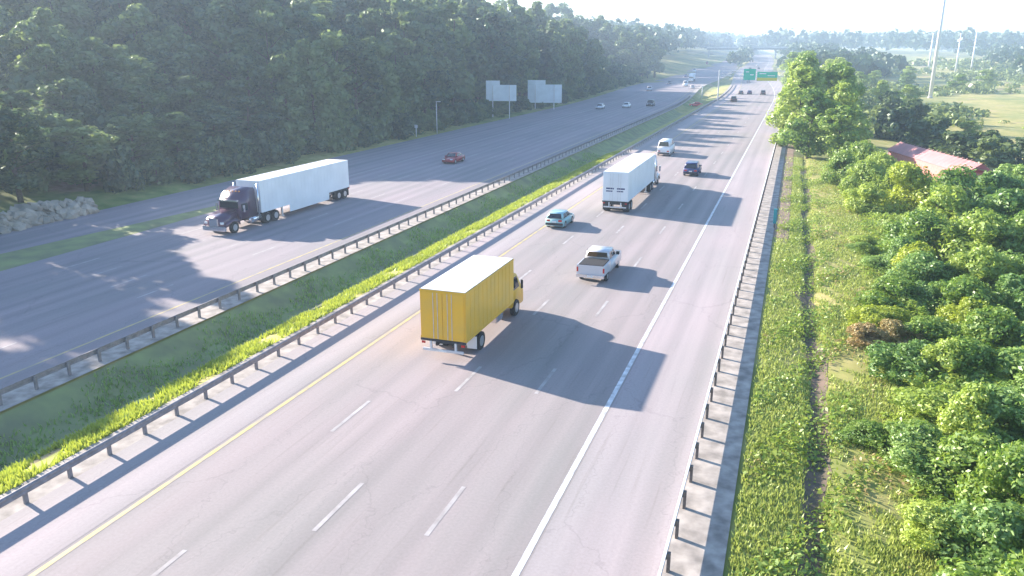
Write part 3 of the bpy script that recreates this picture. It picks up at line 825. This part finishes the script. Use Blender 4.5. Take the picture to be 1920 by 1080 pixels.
def shed():
    A = Vector((15.6, 133)); B = Vector((22.0, 110))
    d = (B - A); L = d.length; rz = math.atan2(d.y, d.x) - math.pi / 2
    z = gz(15, 125)
    root = empty('shed', (A.x, A.y, z + .3), rz, 'long low shed with faded pink roof and dull red walls among the trees', 'shed')
    # local +Y runs from A to B; roof has a gable across X
    hw = 1.9
    MB().box(-hw + .2, hw - .2, .2, L - .2, -1, 1.9).build('wall', M['red_wall'], root)
    g = MB().prism([(-hw + .2, 1.9), (hw - .2, 1.9), (0, 3.0)], .2, .35)
    for v in g.bm.verts: v.co = Vector((v.co.y, v.co.x, v.co.z))
    g.build('gable', M['red_wall'], root)
    rf = MB()
    for s in (-1, 1):
        rf.bm.faces.new([rf.bm.verts.new(p_) for p_ in ((0, -.3, 3.12), (0, L + .3, 3.12), (s * hw, L + .3, 1.92), (s * hw, -.3, 1.92))])
    bmesh.ops.solidify(rf.bm, geom=list(rf.bm.faces), thickness=.12)
    rfo = rf.build('roof', M['pink_roof'], root)
    sm = MB()
    for k in range(int(L / 1.2)):
        for s in (-1, 1):
            sm.quad((0, k * 1.2, 3.30), (0, k * 1.2 + .08, 3.30), (s * hw, k * 1.2 + .08, 2.10), (s * hw, k * 1.2, 2.10))
    sm.build('roof_seam', M['pink_roof'], rfo)
    MB().box(-.6, .6, .14, .19, 0, 1.8).build('door', M['white_body'], root)
    tr = MB()
    for s in (-1, 1): tr.box(s * 1.72 - .08, s * 1.72 + .08, .13, .19, 0, 1.9)
    tr.build('trim', M['white_body'], root)
shed()

# pale cut rock at the foot of the wood
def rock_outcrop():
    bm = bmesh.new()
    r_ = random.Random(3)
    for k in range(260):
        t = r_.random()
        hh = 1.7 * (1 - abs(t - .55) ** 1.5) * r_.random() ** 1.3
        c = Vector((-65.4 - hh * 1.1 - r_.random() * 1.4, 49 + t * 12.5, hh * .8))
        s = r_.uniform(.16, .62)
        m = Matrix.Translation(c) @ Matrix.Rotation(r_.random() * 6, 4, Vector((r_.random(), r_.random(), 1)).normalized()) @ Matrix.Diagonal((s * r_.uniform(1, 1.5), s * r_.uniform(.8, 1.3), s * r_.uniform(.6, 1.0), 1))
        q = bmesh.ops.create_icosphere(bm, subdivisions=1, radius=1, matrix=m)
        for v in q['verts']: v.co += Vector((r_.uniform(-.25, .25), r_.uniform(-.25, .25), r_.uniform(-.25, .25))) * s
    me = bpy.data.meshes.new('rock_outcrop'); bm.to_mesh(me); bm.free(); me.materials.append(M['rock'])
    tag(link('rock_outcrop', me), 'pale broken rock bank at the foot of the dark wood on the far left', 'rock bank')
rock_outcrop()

# ------------------------------------------------------------------ vegetation
def leaf_quads(C, N, S, seed, shape=1.0):
    r = np.random.default_rng(seed)
    n = len(C)
    N = N + r.normal(0, .55, (n, 3)); N /= np.linalg.norm(N, axis=1)[:, None] + 1e-9
    a = r.normal(0, 1, (n, 3)); T = np.cross(N, a); T /= np.linalg.norm(T, axis=1)[:, None] + 1e-9
    B = np.cross(N, T)
    s = S[:, None]
    k1 = r.uniform(.7, 1.3, (n, 1)); k2 = r.uniform(.45, .8, (n, 1)) * shape
    V = np.stack([C - T * s * k1, C - B * s * k2 + N * s * .12, C + T * s, C + B * s * k2 + N * s * .12], 1).reshape(-1, 3)
    F = np.arange(4 * n).reshape(n, 4)
    return V, F

def crown_cloud(seed, lobes, zlo, zhi, rad, n, size, squash=.8):
    """leaf clump positions spread over many overlapping lobes"""
    r = np.random.default_rng(seed)
    C = []; N = []; S = []
    per = n // lobes
    for k in range(lobes):
        t = (k + r.random()) / lobes
        z = zlo + (zhi - zlo) * t
        env = rad * math.sqrt(max(.08, 1 - ((t - .38) / .66) ** 2))
        lr = rad * r.uniform(.28, .50) * (1.05 - .35 * t)
        a = r.random() * 6.283
        d = max(0, env - lr) * math.sqrt(r.random()) * 1.05
        c = np.array([math.cos(a) * d, math.sin(a) * d, z])
        u = r.normal(0, 1, (per, 3)); u /= np.linalg.norm(u, axis=1)[:, None]
        rr = lr * (1 - .35 * r.random((per, 1)) ** 2) * (1 + .12 * np.sin(u[:, :1] * 7 + k) + .10 * np.sin(u[:, 1:2] * 9 + 2 * k))
        p = c + u * rr * np.array([1, 1, squash])
        C.append(p); N.append(u); S.append(size * r.uniform(.6, 1.35, per))
    C = np.concatenate(C); N = np.concatenate(N); S = np.concatenate(S)
    # open ragged gaps
    h = np.sin(C[:, 0] * 1.7 + seed) + np.sin(C[:, 1] * 1.9 + 2 * seed) + np.sin(C[:, 2] * 2.3)
    keep = h > -1.9
    return C[keep], N[keep], S[keep]

def trunk_mesh(name, h, r, seed, limbs=6, zl=.35):
    r_ = random.Random(seed)
    b = MB(); b.cyl((0, 0, -1.0), (r_.uniform(-.2, .2), r_.uniform(-.2, .2), h * .55), r, r * .6, 10)
    b.cyl((0, 0, h * .5), (r_.uniform(-.6, .6), r_.uniform(-.6, .6), h * .88), r * .6, r * .2, 8)
    for k in range(limbs):
        z = h * (zl + .45 * k / limbs); a = r_.random() * 6.28; l = h * r_.uniform(.14, .22)
        b.cyl((0, 0, z), (math.cos(a) * l, math.sin(a) * l, z + l * .7), r * .32, r * .1, 6)
    return b.mesh(name, M['bark'], True)

BIG = []
for i in range(6):
    C, N, S = crown_cloud(100 + i, 17, 3.4, 18.6, 4.9 + .35 * (i % 3), 3800, .42)
    V_, F_ = leaf_quads(C, N, S, 200 + i)
    BIG.append((np_mesh('broadleaf_crown', V_, F_, M['leaf_wood']), trunk_mesh('broadleaf_trunk', 18.5, .32, i)))
ROADT = []
for i in range(4):
    C, N, S = crown_cloud(140 + i, 18, 1.5, 13.2, 4.4, 6500, .27)
    V_, F_ = leaf_quads(C, N, S, 240 + i)
    ROADT.append((np_mesh('roadside_crown', V_, F_, M['leaf_near']), trunk_mesh('roadside_trunk', 13, .22, 40 + i)))
BUSH = {}
for key, seed in (('leaf_near', 300), ('leaf_lime', 320), ('leaf_blue', 340), ('leaf_rust', 360)):
    BUSH[key] = []
    for i in range(3):
        C, N, S = crown_cloud(seed + i, 19, .45, 3.1, 2.4, 9500, .115, .9)
        V_, F_ = leaf_quads(C, N, S, seed + 50 + i, .8)
        BUSH[key].append((np_mesh('shrub_crown', V_, F_, M[key]), trunk_mesh('shrub_stem', 3.0, .08, 70 + i, 8, .08)))
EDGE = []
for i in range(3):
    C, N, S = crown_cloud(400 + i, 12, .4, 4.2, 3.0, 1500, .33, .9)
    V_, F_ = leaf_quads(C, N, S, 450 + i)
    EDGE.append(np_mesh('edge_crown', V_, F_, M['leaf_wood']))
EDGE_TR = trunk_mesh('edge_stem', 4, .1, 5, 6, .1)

def plant(name, cm, tm, X, Y, s, sz, label, cat, group, z=None):
    o = empty(name, (X, Y, gz(X, Y) if z is None else z), rng.random() * 6.283, label, cat, group)
    o.scale = (s, s, sz)
    link('crown', cm, o); link('trunk', tm, o)
    return o

# what the sun reaches in the photograph: tree heights are capped so that their shadows stop short of it
LIT = [(-49, y, 0) for y in (60, 68, 76, 84)] + [(-43, y, 0) for y in (54, 62, 70, 78, 86)] + [(-37, y, 0) for y in (48, 56, 64, 72, 80, 88)] \
    + [(x, y, 0) for x in (-26.5, -12) for y in range(-10, 100, 8)] + [(-26, y, 0) for y in range(60, 98, 6)] + [(-22.5, y, 0) for y in range(95, 130, 6)] \
    + [(x, y, 0) for x in (-20, -12) for y in range(290, 700, 15)] + [(x, y, 0) for x in (-54, -45) for y in range(340, 430, 12)] \
    + [(x, y, 0) for x in (-9, -5) for y in (176, 214, 248)] + [(-30, y, 0) for y in range(290, 420, 15)]
LIT = np.array(LIT, float)
def cap(X, Y, r, ground=0.0):
    dx = X - LIT[:, 0]; dy = Y - LIT[:, 1]
    along = dx * SX + dy * SY; perp = np.abs(-dx * SY + dy * SX)
    m = (along > 0) & (perp < r + 1.5)
    if not m.any(): return 99
    return float(np.min((along[m] - r * .6) * TAN + LIT[m, 2] * 0)) - ground

def visible(X, Y):
    f_ = Vector((-math.sin(R(YAW)), math.cos(R(YAW)))); rt = Vector((math.cos(R(YAW)), math.sin(R(YAW))))
    p_ = Vector((X, Y)); dep = p_.dot(f_); la = p_.dot(rt)
    return dep > 5, (960 + 1490 * la / max(dep, 1) / .96 if dep > 0 else -9999)

def wood_label(px, row):
    kind = ('bushy tree at the front edge of', 'tall tree inside', 'tree at the back of')[row]
    if px < -60: where = 'the wood left of the pale rock bank'
    elif px < 130: where = 'the wood above the pale rock bank'
    elif px < 380: where = 'the wood left of the plum semi truck'
    elif px < 660: where = 'the wood behind the plum semi truck'
    elif px < 880: where = 'the wood just left of the sign backs'
    elif px < 1080: where = 'the wood behind the sign backs'
    else: where = 'the receding wood right of the sign backs'
    return kind + ' ' + where

cnt = 0
placed = []
def try_tree(X, Y, h, row, rmin):
    global cnt
    ok, px = visible(X, Y)
    if not ok or px > 1330: return
    if px < -60 and row > 1: return
    X0 = X
    gzv = gz(X, Y)
    c_ = cap(X, Y, 4.0, gzv)
    h = min(h, c_)
    if h < 4.5: return
    for (a, b_, d_) in placed:
        if (a - X) ** 2 + (b_ - Y) ** 2 < rmin * rmin: return
    placed.append((X, Y, rmin))
    cm, tm = BIG[rng.randrange(6)]
    s = h / 19.3
    wd = min(1.75, max(s * 1.15, .85) * rng.uniform(.92, 1.2))
    plant('broadleaf_tree', cm, tm, X, Y, wd, s, wood_label(px, row), 'tree', 'trees of the wood beyond the far lanes')
    cnt += 1
# front row, then deeper rows
Y = 22.0
while Y < 520:
    off_ = float(offL(Y))
    xo = -76.5 if 158 < Y < 240 else -73
    try_tree(xo + off_ + rng.uniform(-1.5, .8), Y, rng.uniform(16, 23) if Y < 62 else rng.uniform(14, 21) if Y < 120 else rng.uniform(19, 26), 0, 4)
    Y += 7.5 if Y < 220 else 12
for row, (dx, hl, hh, stp, ymax) in enumerate(((-82, 20, 27, 9.5, 520), (-92, 22, 29, 10.5, 500), (-104, 24, 31, 12, 500), (-118, 25, 32, 13.5, 500), (-136, 25, 33, 16, 520), (-160, 26, 34, 19, 560), (-195, 26, 34, 24, 330), (-240, 26, 34, 30, 360))):
    Y = 30.0 if row < 3 else 70.0 + row * 8
    while Y < ymax:
        off_ = float(offL(Y))
        try_tree(dx + off_ + rng.uniform(-2.5, 2.5), Y, rng.uniform(hl, hh) + (3 if Y > 300 else 0), 1 if row < 3 else 2, 5)
        Y += stp * rng.uniform(.85, 1.15) * (1 if Y < 260 else 1.5)

for D in (135, 165, 200):
    for px_ in range(-20, 460, 62):
        la = (px_ + rng.uniform(-20, 20) - 960) / 1490 * .96
        d_ = Vector((-math.sin(R(YAW)), math.cos(R(YAW)))) + la * Vector((math.cos(R(YAW)), math.sin(R(YAW))))
        d_.normalize()
        try_tree(d_.x * D, d_.y * D, rng.uniform(25, 33), 2, 3.2)
# shrubs closing the foot of the wood
k = 0
for xr, y0, y1, st, sc_ in ((-69.8, 24, 430, 4.6, 1.0), (-77.5, 40, 135, 6.0, 1.35), (-87, 45, 150, 7.5, 1.6), (-99, 60, 165, 9, 1.9)):
    Y = y0
    while Y < y1:
        X = xr + float(offL(Y)) + rng.uniform(-.8, .8)
        ok, px = visible(X, Y)
        if ok and -40 < px < 1320 and not (44 < Y < 66 and xr > -70):
            plant('edge_shrub', EDGE[k % 3], EDGE_TR, X, Y, rng.uniform(.9, 1.2) * sc_, rng.uniform(.7, 1.15) * (sc_ ** .7),
                  ('low shrub at the foot of ' + wood_label(px, 0).split('edge of ')[1]), 'shrub', 'shrubs along the foot of the wood')
        Y += st * (1 if Y < 180 else 1.8); k += 1

# roadside trees right of the near lanes
RT = [(2.6, 133, 10.5, 1.15), (6.8, 129, 8.5, .95), (1.0, 147, 13.2, 1.3), (7.4, 143, 11.5, 1.15), (0.4, 163, 14.0, 1.4), (7.0, 161, 14.0, 1.3),
      (1.4, 184, 14.8, 1.45), (8.5, 182, 13.4, 1.3), (1.2, 208, 14.5, 1.4), (9, 206, 13.8, 1.3), (2.2, 236, 15.0, 1.45), (10.5, 238, 14.0, 1.4), (2.3, 268, 15.8, 1.5), (12, 274, 14.0, 1.5), (2.8, 303, 16, 1.6), (12, 322, 15, 1.6), (1.5, 345, 16, 1.7), (-2, 400, 16, 1.8)]
for i, (X, Y, h, s) in enumerate(RT):
    cm, tm = ROADT[i % 4]
    lb = 'bright roadside tree in the clump by the near lanes, ' + ('at its near end' if Y < 130 else 'near the guardrail end' if Y < 165 else 'in its middle' if Y < 240 else 'at its far end')
    plant('roadside_tree', cm, tm, X, Y, s, h / 13.6, lb, 'tree', 'roadside tree clump right of the near lanes')

# scrub on the right slope
SC = []
def sc(X, Y, h, w_, key, lb): SC.append((X, Y, h, w_, key, lb))
sc(12.2, 92, 6.0, 1.5, 'leaf_lime', 'large lime green shrub below the pink roofed shed')
for (X_, Y_, h_, w_) in ((6.5, 108, 4.6, 1.2), (10.5, 108, 4.6, 1.3), (9.5, 116, 5.4, 1.3), (12.5, 101, 4.6, 1.3), (8.0, 90, 3.4, 1.1)): sc(X_, Y_, h_, w_, 'leaf_near', 'green shrub under the near end of the roadside trees')
sc(8.5, 99, 5.0, 1.2, 'leaf_near', 'green shrub under the near end of the roadside trees')
for (X, Y, h, w_) in ((16, 88, 6.2, 1.7), (20.5, 92, 6, 1.7), (24.5, 88, 6, 1.6), (13.5, 78, 5.5, 1.6), (18, 79, 6, 1.7), (22.5, 79, 6.3, 1.6), (10.6, 71, 4.3, 1.35), (14.5, 69, 5.2, 1.5), (18.7, 70, 5.6, 1.5), (27, 96, 6, 1.7), (30, 104, 6, 1.8), (24, 103, 5, 1.6)):
    sc(X, Y, h, w_, 'leaf_near' if (X * 3 + Y) % 2 < 1 else 'leaf_blue', 'rounded green shrub in the large thicket right of the lime green shrub')
for (X, Y, h, w_, key) in ((9.2, 60, 2.8, 1.0, 'leaf_blue'), (13, 60, 3.6, 1.2, 'leaf_near'), (16.6, 61, 4.2, 1.3, 'leaf_blue'), (7.4, 54.5, 2.0, .95, 'leaf_near'), (11.0, 54, 2.8, 1.1, 'leaf_near'), (14.6, 54, 3.5, 1.2, 'leaf_blue')):
    sc(X, Y, h, w_, key, 'green shrub in the dark hollow in front of the large thicket')
for (X, Y, h, w_) in ((5.0, 46.5, 1.2, .5), (6.5, 47.2, 1.4, .6), (8.0, 48, 1.3, .6)):
    sc(X, Y, h, w_, 'leaf_rust', 'low tan and orange shrub on the green slope right of the dirt rut')
for (X, Y, h, w_, key) in ((11.4, 47, 2.8, 1.05, 'leaf_near'), (14, 46, 3.0, 1.1, 'leaf_blue'), (6.6, 42.3, 1.9, .9, 'leaf_blue'), (9.0, 41.5, 2.5, 1.0, 'leaf_near'), (11.8, 40.5, 3.0, 1.1, 'leaf_blue'),
                           (7.0, 36.5, 1.7, .85, 'leaf_near'), (9.4, 35.5, 2.6, 1.0, 'leaf_blue'), (12.2, 35.5, 3.0, 1.1, 'leaf_near')):
    sc(X, Y, h, w_, key, 'leafy shrub in the middle of the thicket right of the dirt rut')
for (X, Y, h, w_, key) in ((5.9, 31.5, 1.3, .65, 'leaf_blue'), (7.8, 31, 2.2, .9, 'leaf_near'), (10.2, 30.5, 2.7, 1.0, 'leaf_blue'), (5.6, 26.8, 1.3, .6, 'leaf_near'), (7.4, 26.5, 2.0, .8, 'leaf_blue'), (9.4, 26, 2.5, .9, 'leaf_near'),
                           (5.7, 22.8, 1.2, .6, 'leaf_blue'), (7.4, 22.2, 1.9, .8, 'leaf_near'), (9.2, 22, 2.3, .8, 'leaf_near'), (6.6, 18.6, 1.5, .7, 'leaf_blue'), (8.3, 18.0, 1.9, .75, 'leaf_near')):
    sc(X, Y, h, w_, key, 'leafy shrub at the near end of the thicket in the bottom right corner')
r9 = random.Random(12)
for k in range(64):
    t_ = r9.random(); Y_ = 17 + 62 * t_ ** 1.3
    lo_ = 4.1 if Y_ < 34 else (4.4 if Y_ < 50 else 5.2 + (Y_ - 50) * .05)
    hi_ = 11 + (Y_ - 17) * .22
    X_ = lo_ + (hi_ - lo_) * r9.random() ** 1.1
    q = min(1, (X_ - lo_) / 4 + .25)
    zone = 'at the near end of the thicket in the bottom right corner' if Y_ < 33 else ('in the middle of the thicket right of the dirt rut' if Y_ < 50 else 'in the dark hollow in front of the large thicket')
    sc(X_, Y_, r9.uniform(.8, 2.7) * q + .3, r9.uniform(.6, 1.0) * (.5 + .5 * q), r9.choice(('leaf_near', 'leaf_near', 'leaf_blue', 'leaf_lime')), ('leafy shrub ' if Y_ < 50 else 'green shrub ') + zone)
sc(-0.05, 19.3, .8, .4, 'leaf_lime', 'small lime green weed clump beside the guardrail shadow at the bottom')
sc(0.25, 21.0, .6, .35, 'leaf_near', 'small green weed clump beside the guardrail shadow at the bottom')
for i, (X, Y, h, w_, key, lb) in enumerate(SC):
    cm, tm = BUSH[key][i % 3]
    plant('shrub', cm, tm, X, Y, w_ * 1.08, h / 3.3 * (.84 if Y > 66 else 1), lb, 'shrub', 'shrubs on the slope right of the near lanes')

for i, (X, Y, h, w_) in enumerate(((22, 158, 5.5, 1.3), (26, 150, 4.6, 1.2), (31, 152, 4.8, 1.3), (30, 143, 4.2, 1.2), (36, 147, 4.6, 1.3), (36, 137, 4.0, 1.2), (41, 142, 4.6, 1.3), (42, 131, 4.0, 1.3), (47, 136, 4.8, 1.3), (25, 168, 6, 1.3), (20, 178, 6.5, 1.3), (24, 196, 7, 1.4), (23, 228, 7, 1.4))):  # mostly dark trees added where the roadside clump's shade falls
    plant('shade_hedge_tree', EDGE[i % 3], EDGE_TR, X, Y, w_ * 1.25, h / 4.8, 'rounded dark tree of the hedge added for tree shade behind the pink roofed shed', 'tree', 'dark hedge added for tree shade behind the shed')
# shrubs and hedges out in the right field
for i, (X, Y, h, w_) in enumerate(((36, 196, 3, 1.6), (44, 176, 3, 1.5), (28, 262, 6, 2.2), (36, 300, 7, 2.5), (27, 300, 8, 2.5), (62, 250, 4, 1.6), (75, 300, 6, 2.4), (84, 292, 6, 2.4), (52, 214, 2.2, 1.2), (33, 240, 2.5, 1.3),
                                 (95, 360, 8, 3), (110, 350, 8, 3), (125, 380, 9, 3.2), (70, 420, 8, 3), (50, 440, 8, 3), (35, 430, 9, 3), (25, 380, 9, 2.8), (90, 470, 9, 3.2), (60, 520, 9, 3.4))):
    cm, tm = ROADT[i % 4]
    plant('field_tree', cm, tm, X, Y, w_ * .42, h / 13.6, 'small round tree dotted over the field right of the roadside tree clump', 'tree', 'small trees in the right field')

def field_scrub():
    r = np.random.default_rng(61)
    Cs, Ns, Ss = [], [], []
    n_ = 0
    while n_ < 3000:
        Y = 165 + 620 * r.random() ** 1.3; X = 14 + r.random() * (40 + Y * .62)
        v = math.sin(X * .045 + 1.5) + math.sin(Y * .031 + X * .02) + .8 * math.sin(X * .11 - Y * .06)
        if v + r.normal(0, .5) < (.8 if Y < 260 else .4): continue
        n_ += 1
        rad = r.uniform(.8, 2.2) * (1 + Y / 500); h = rad * r.uniform(.5, 1.1)
        n = 30; u = r.normal(0, 1, (n, 3)); u /= np.linalg.norm(u, axis=1)[:, None]; u[:, 2] = np.abs(u[:, 2])
        Cs.append(np.array([X, Y, gz(X, Y)]) + u * np.array([rad, rad, h])); Ns.append(u); Ss.append(r.uniform(.6, 1.3, n) * rad * .3)
    V_, F_ = leaf_quads(np.concatenate(Cs), np.concatenate(Ns), np.concatenate(Ss), 62, 1.1)
    tag(link('scrub', np_mesh('scrub', V_, F_, leaf_mat('scrub_far_leaves', (0.05, 0.10, 0.03), (0.26, 0.31, 0.08)))), 'rough green scrub spread over the right field', 'scrub', kind='stuff')
field_scrub()

# far woods: one mass
def far_wood():
    r = np.random.default_rng(5)
    Cs, Ns, Ss = [], [], []
    def tree(X, Y, h, rad):
        z0 = gz(X, Y)
        n = 46
        u = r.normal(0, 1, (n, 3)); u /= np.linalg.norm(u, axis=1)[:, None]; u[:, 2] = np.abs(u[:, 2]) * 1.0 - .25
        c = np.array([X, Y, z0 + h * .55])
        k = 1 + .25 * np.sin(u[:, :1] * 5 + X) + .2 * np.sin(u[:, 1:2] * 6 + Y)
        Cs.append(c + u * np.array([rad, rad, h * .45]) * k); Ns.append(u); Ss.append(r.uniform(.8, 1.5, n) * rad * .30)
    # left side beyond the individually built wood
    for k in range(620):
        Y = r.uniform(470, 1500); off_ = float(offL(Y))
        X = -80 + off_ - abs(r.normal(0, 90))
        if cap(X, Y, 5, gz(X, Y)) < 20 and Y < 720: continue
        tree(X, Y, r.uniform(20, 29), r.uniform(5, 8))
    for k in range(110):    # between the carriageways, far away
        Y = r.uniform(640, 1400); a = -62 + float(offL(Y)) * 0 + float(offR(Y)) + 30
        c0 = (float(offL(Y)) - 34 + float(offR(Y)) - 24.6) / 2
        tree(c0 + r.uniform(-4, 4), Y, r.uniform(8, 14), r.uniform(3, 5))
    for k in range(1900):   # horizon belt
        Y = r.uniform(1120, 2200); X = r.uniform(-700, 1500)
        tree(X, Y, r.uniform(24, 35), r.uniform(9, 14))
    for k in range(520):    # right side
        Y = r.uniform(470, 1150); X = r.uniform(5, 30) + float(offR(Y)) + abs(r.normal(0, 20)) if k % 2 else r.uniform(120, 520) + (Y - 500) * .1
        tree(X, Y, r.uniform(9, 17), r.uniform(5, 9))
    C = np.concatenate(Cs); N = np.concatenate(Ns); S = np.concatenate(Ss)
    V_, F_ = leaf_quads(C, N, S, 77, 1.2)
    o = link('far_wood', np_mesh('far_wood', V_, F_, M['leaf_far']))
    tag(o, 'distant hazy woods closing the horizon', 'woods', kind='stuff')
far_wood()

# grass
def grass(name, n, xf, yf, size, m, label, seed, dens=None):
    r = np.random.default_rng(seed)
    X = xf(r, n); Y = yf(r, n)
    if dens is not None:
        k = dens(X, Y, r); X, Y = X[k], Y[k]
    Z = np.array([gz(a, b) for a, b in zip(X, Y)])
    n = len(X)
    s = size * r.uniform(.5, 1.4, n)
    a = r.uniform(0, 6.283, n)
    dx, dy = np.cos(a) * s * .28, np.sin(a) * s * .28
    lx, ly = r.normal(0, .35, n) * s, r.normal(0, .35, n) * s
    V_ = np.stack([np.stack([X - dx, Y - dy, Z - .02], 1), np.stack([X + dx, Y + dy, Z - .02], 1), np.stack([X + lx, Y + ly, Z + s], 1)], 1).reshape(-1, 3)
    F_ = np.arange(3 * n).reshape(n, 3)
    o = link(name, np_mesh(name, V_, F_, m)); tag(o, label, 'grass', kind='stuff'); return o
def patch(X, Y, r):
    v = np.sin(X * 1.1 + 1) + np.sin(Y * .55) + np.sin(X * .6 - Y * .37) + .7 * np.sin(X * 3.1 + Y * 2.3) + r.normal(0, .7, len(X))
    return (v > -.9) & ~((X > 1.75 + .25 * np.sin(Y * .21)) & (X < 2.5 + .25 * np.sin(Y * .21)) & (r.random(len(X)) < .93))
grass('grass', 210000, lambda r, n: r.uniform(-.6, 10, n), lambda r, n: 12 + 120 * r.random(n) ** 1.7, .15, M['grass'], 'sunlit green grass and weeds on the slope right of the guardrail', 21, lambda X, Y, r: patch(X, Y, r) & ~((X < .6) & (Y > 70) & (r.random(len(X)) < .85)))
def weeds(name, n, m, size, seed, thr, label):
    r = np.random.default_rng(seed)
    X = r.uniform(-.5, 12, n); Y = 12 + 110 * r.random(n) ** 1.6
    v = np.sin(X * .9 + seed) + np.sin(Y * .43 + seed * 2) + np.sin(X * 1.7 - Y * .8) + r.normal(0, .35, n)
    k = v > thr; X, Y = X[k], Y[k]
    hgt_ = .08 + .32 * np.clip((v[k] - thr) / 2, 0, 1) * r.random(len(X))
    Z = np.array([gz(a, b) for a, b in zip(X, Y)]) + hgt_
    C = np.stack([X, Y, Z], 1); N = np.tile([0, 0, 1.0], (len(X), 1))
    V_, F_ = leaf_quads(C, N, size * r.uniform(.5, 1.4, len(X)), seed, .9)
    tag(link(name, np_mesh(name, V_, F_, m)), label, 'weeds', kind='stuff')
def tall_weeds():
    r = np.random.default_rng(91)
    n = 230000
    Y = 14 + 84 * r.random(n) ** 1.25
    lo = np.where(Y < 50, 4.3 + .02 * Y, 5.6 + .03 * (Y - 50)); hi = 13 + (Y - 14) * .26
    X = lo + (hi - lo) * r.random(n)
    v = np.sin(X * 1.3 + .4) * np.sin(Y * .9 + 1) + .8 * np.sin(X * .55 - Y * .41) + .5 * np.sin(X * 2.9 + Y * 2.2) + .35 * np.sin(X * 5.3 - Y * 4.1)
    hh = np.clip((v + .9) * .42, 0, 1.35) * np.clip((X - lo) / 2.2, .15, 1)
    k = (hh > .12) & (r.random(n) < .35 + .5 * hh); X, Y, hh = X[k], Y[k], hh[k]
    Z = np.array([gz(a, b) for a, b in zip(X, Y)]) + hh * (1 - .5 * r.random(len(X)) ** 2)
    e = .05
    C = np.stack([X, Y, Z], 1)
    N = np.stack([-np.cos(X * 1.3 + .4) * .6, -np.cos(Y * .9 + 1) * .6, np.ones(len(X))], 1)
    V_, F_ = leaf_quads(C, N, .115 * r.uniform(.5, 1.5, len(X)), 92, .9)
    tag(link('ground_cover', np_mesh('ground_cover', V_, F_, M['leaf_near'])), 'tall tangled green weeds between the shrubs on the right slope', 'weeds', kind='stuff')
tall_weeds()
weeds('ground_cover', 60000, M['leaf_near'], .10, 31, .5, 'leafy green weeds spread over the slope beside the dirt rut')
weeds('ground_cover', 26000, M['leaf_rust'], .08, 35, 1.3, 'dry brownish weeds in patches on the slope')
weeds('ground_cover', 40000, M['leaf_lime'], .10, 38, .9, 'lime green weeds in patches on the slope')
grass('grass', 42000, lambda r, n: r.uniform(-29.1, -26.1, n), lambda r, n: 10 + 120 * r.random(n) ** 1.3, .26, M['lit_grass_lime'], 'bright lime grass strip along the sunlit side of the median ditch', 22, lambda X, Y, r: (np.sin(X * 2.2 + Y * .4) + np.sin(Y * .83) + np.sin(Y * 2.1 + X) + r.normal(0, .8, len(X))) > -.7)
grass('grass', 16000, lambda r, n: r.uniform(-32.3, -29.2, n), lambda r, n: 12 + 120 * r.random(n) ** 1.4, .2, M['leaf_blue'], 'green weeds on the shaded side of the median ditch', 23, lambda X, Y, r: (np.sin(X * 2) + np.sin(Y * .7) + r.normal(0, .4, len(X))) > -.2)

# ------------------------------------------------------------------ haze
def haze():
    me = MB().box(-1500, 1800, -80, 2600, -8, 75).mesh('haze', M['steel'])
    m = bpy.data.materials.new('haze_air'); m.use_nodes = True
    nt = m.node_tree; nt.nodes.remove(nt.nodes['Principled BSDF'])
    v = nt.nodes.new('ShaderNodeVolumePrincipled')
    v.inputs['Color'].default_value = (0.62, 0.79, 1.0, 1)
    v.inputs['Density'].default_value = 0.00050
    v.inputs['Anisotropy'].default_value = 0.35
    nt.links.new(v.outputs[0], nt.nodes['Material Output'].inputs['Volume'])
    me.materials.clear(); me.materials.append(m)
    o = link('haze', me); o['kind'] = 'stuff'
    tag(o, 'pale summer haze over the highway and the far woods', 'haze')
haze()
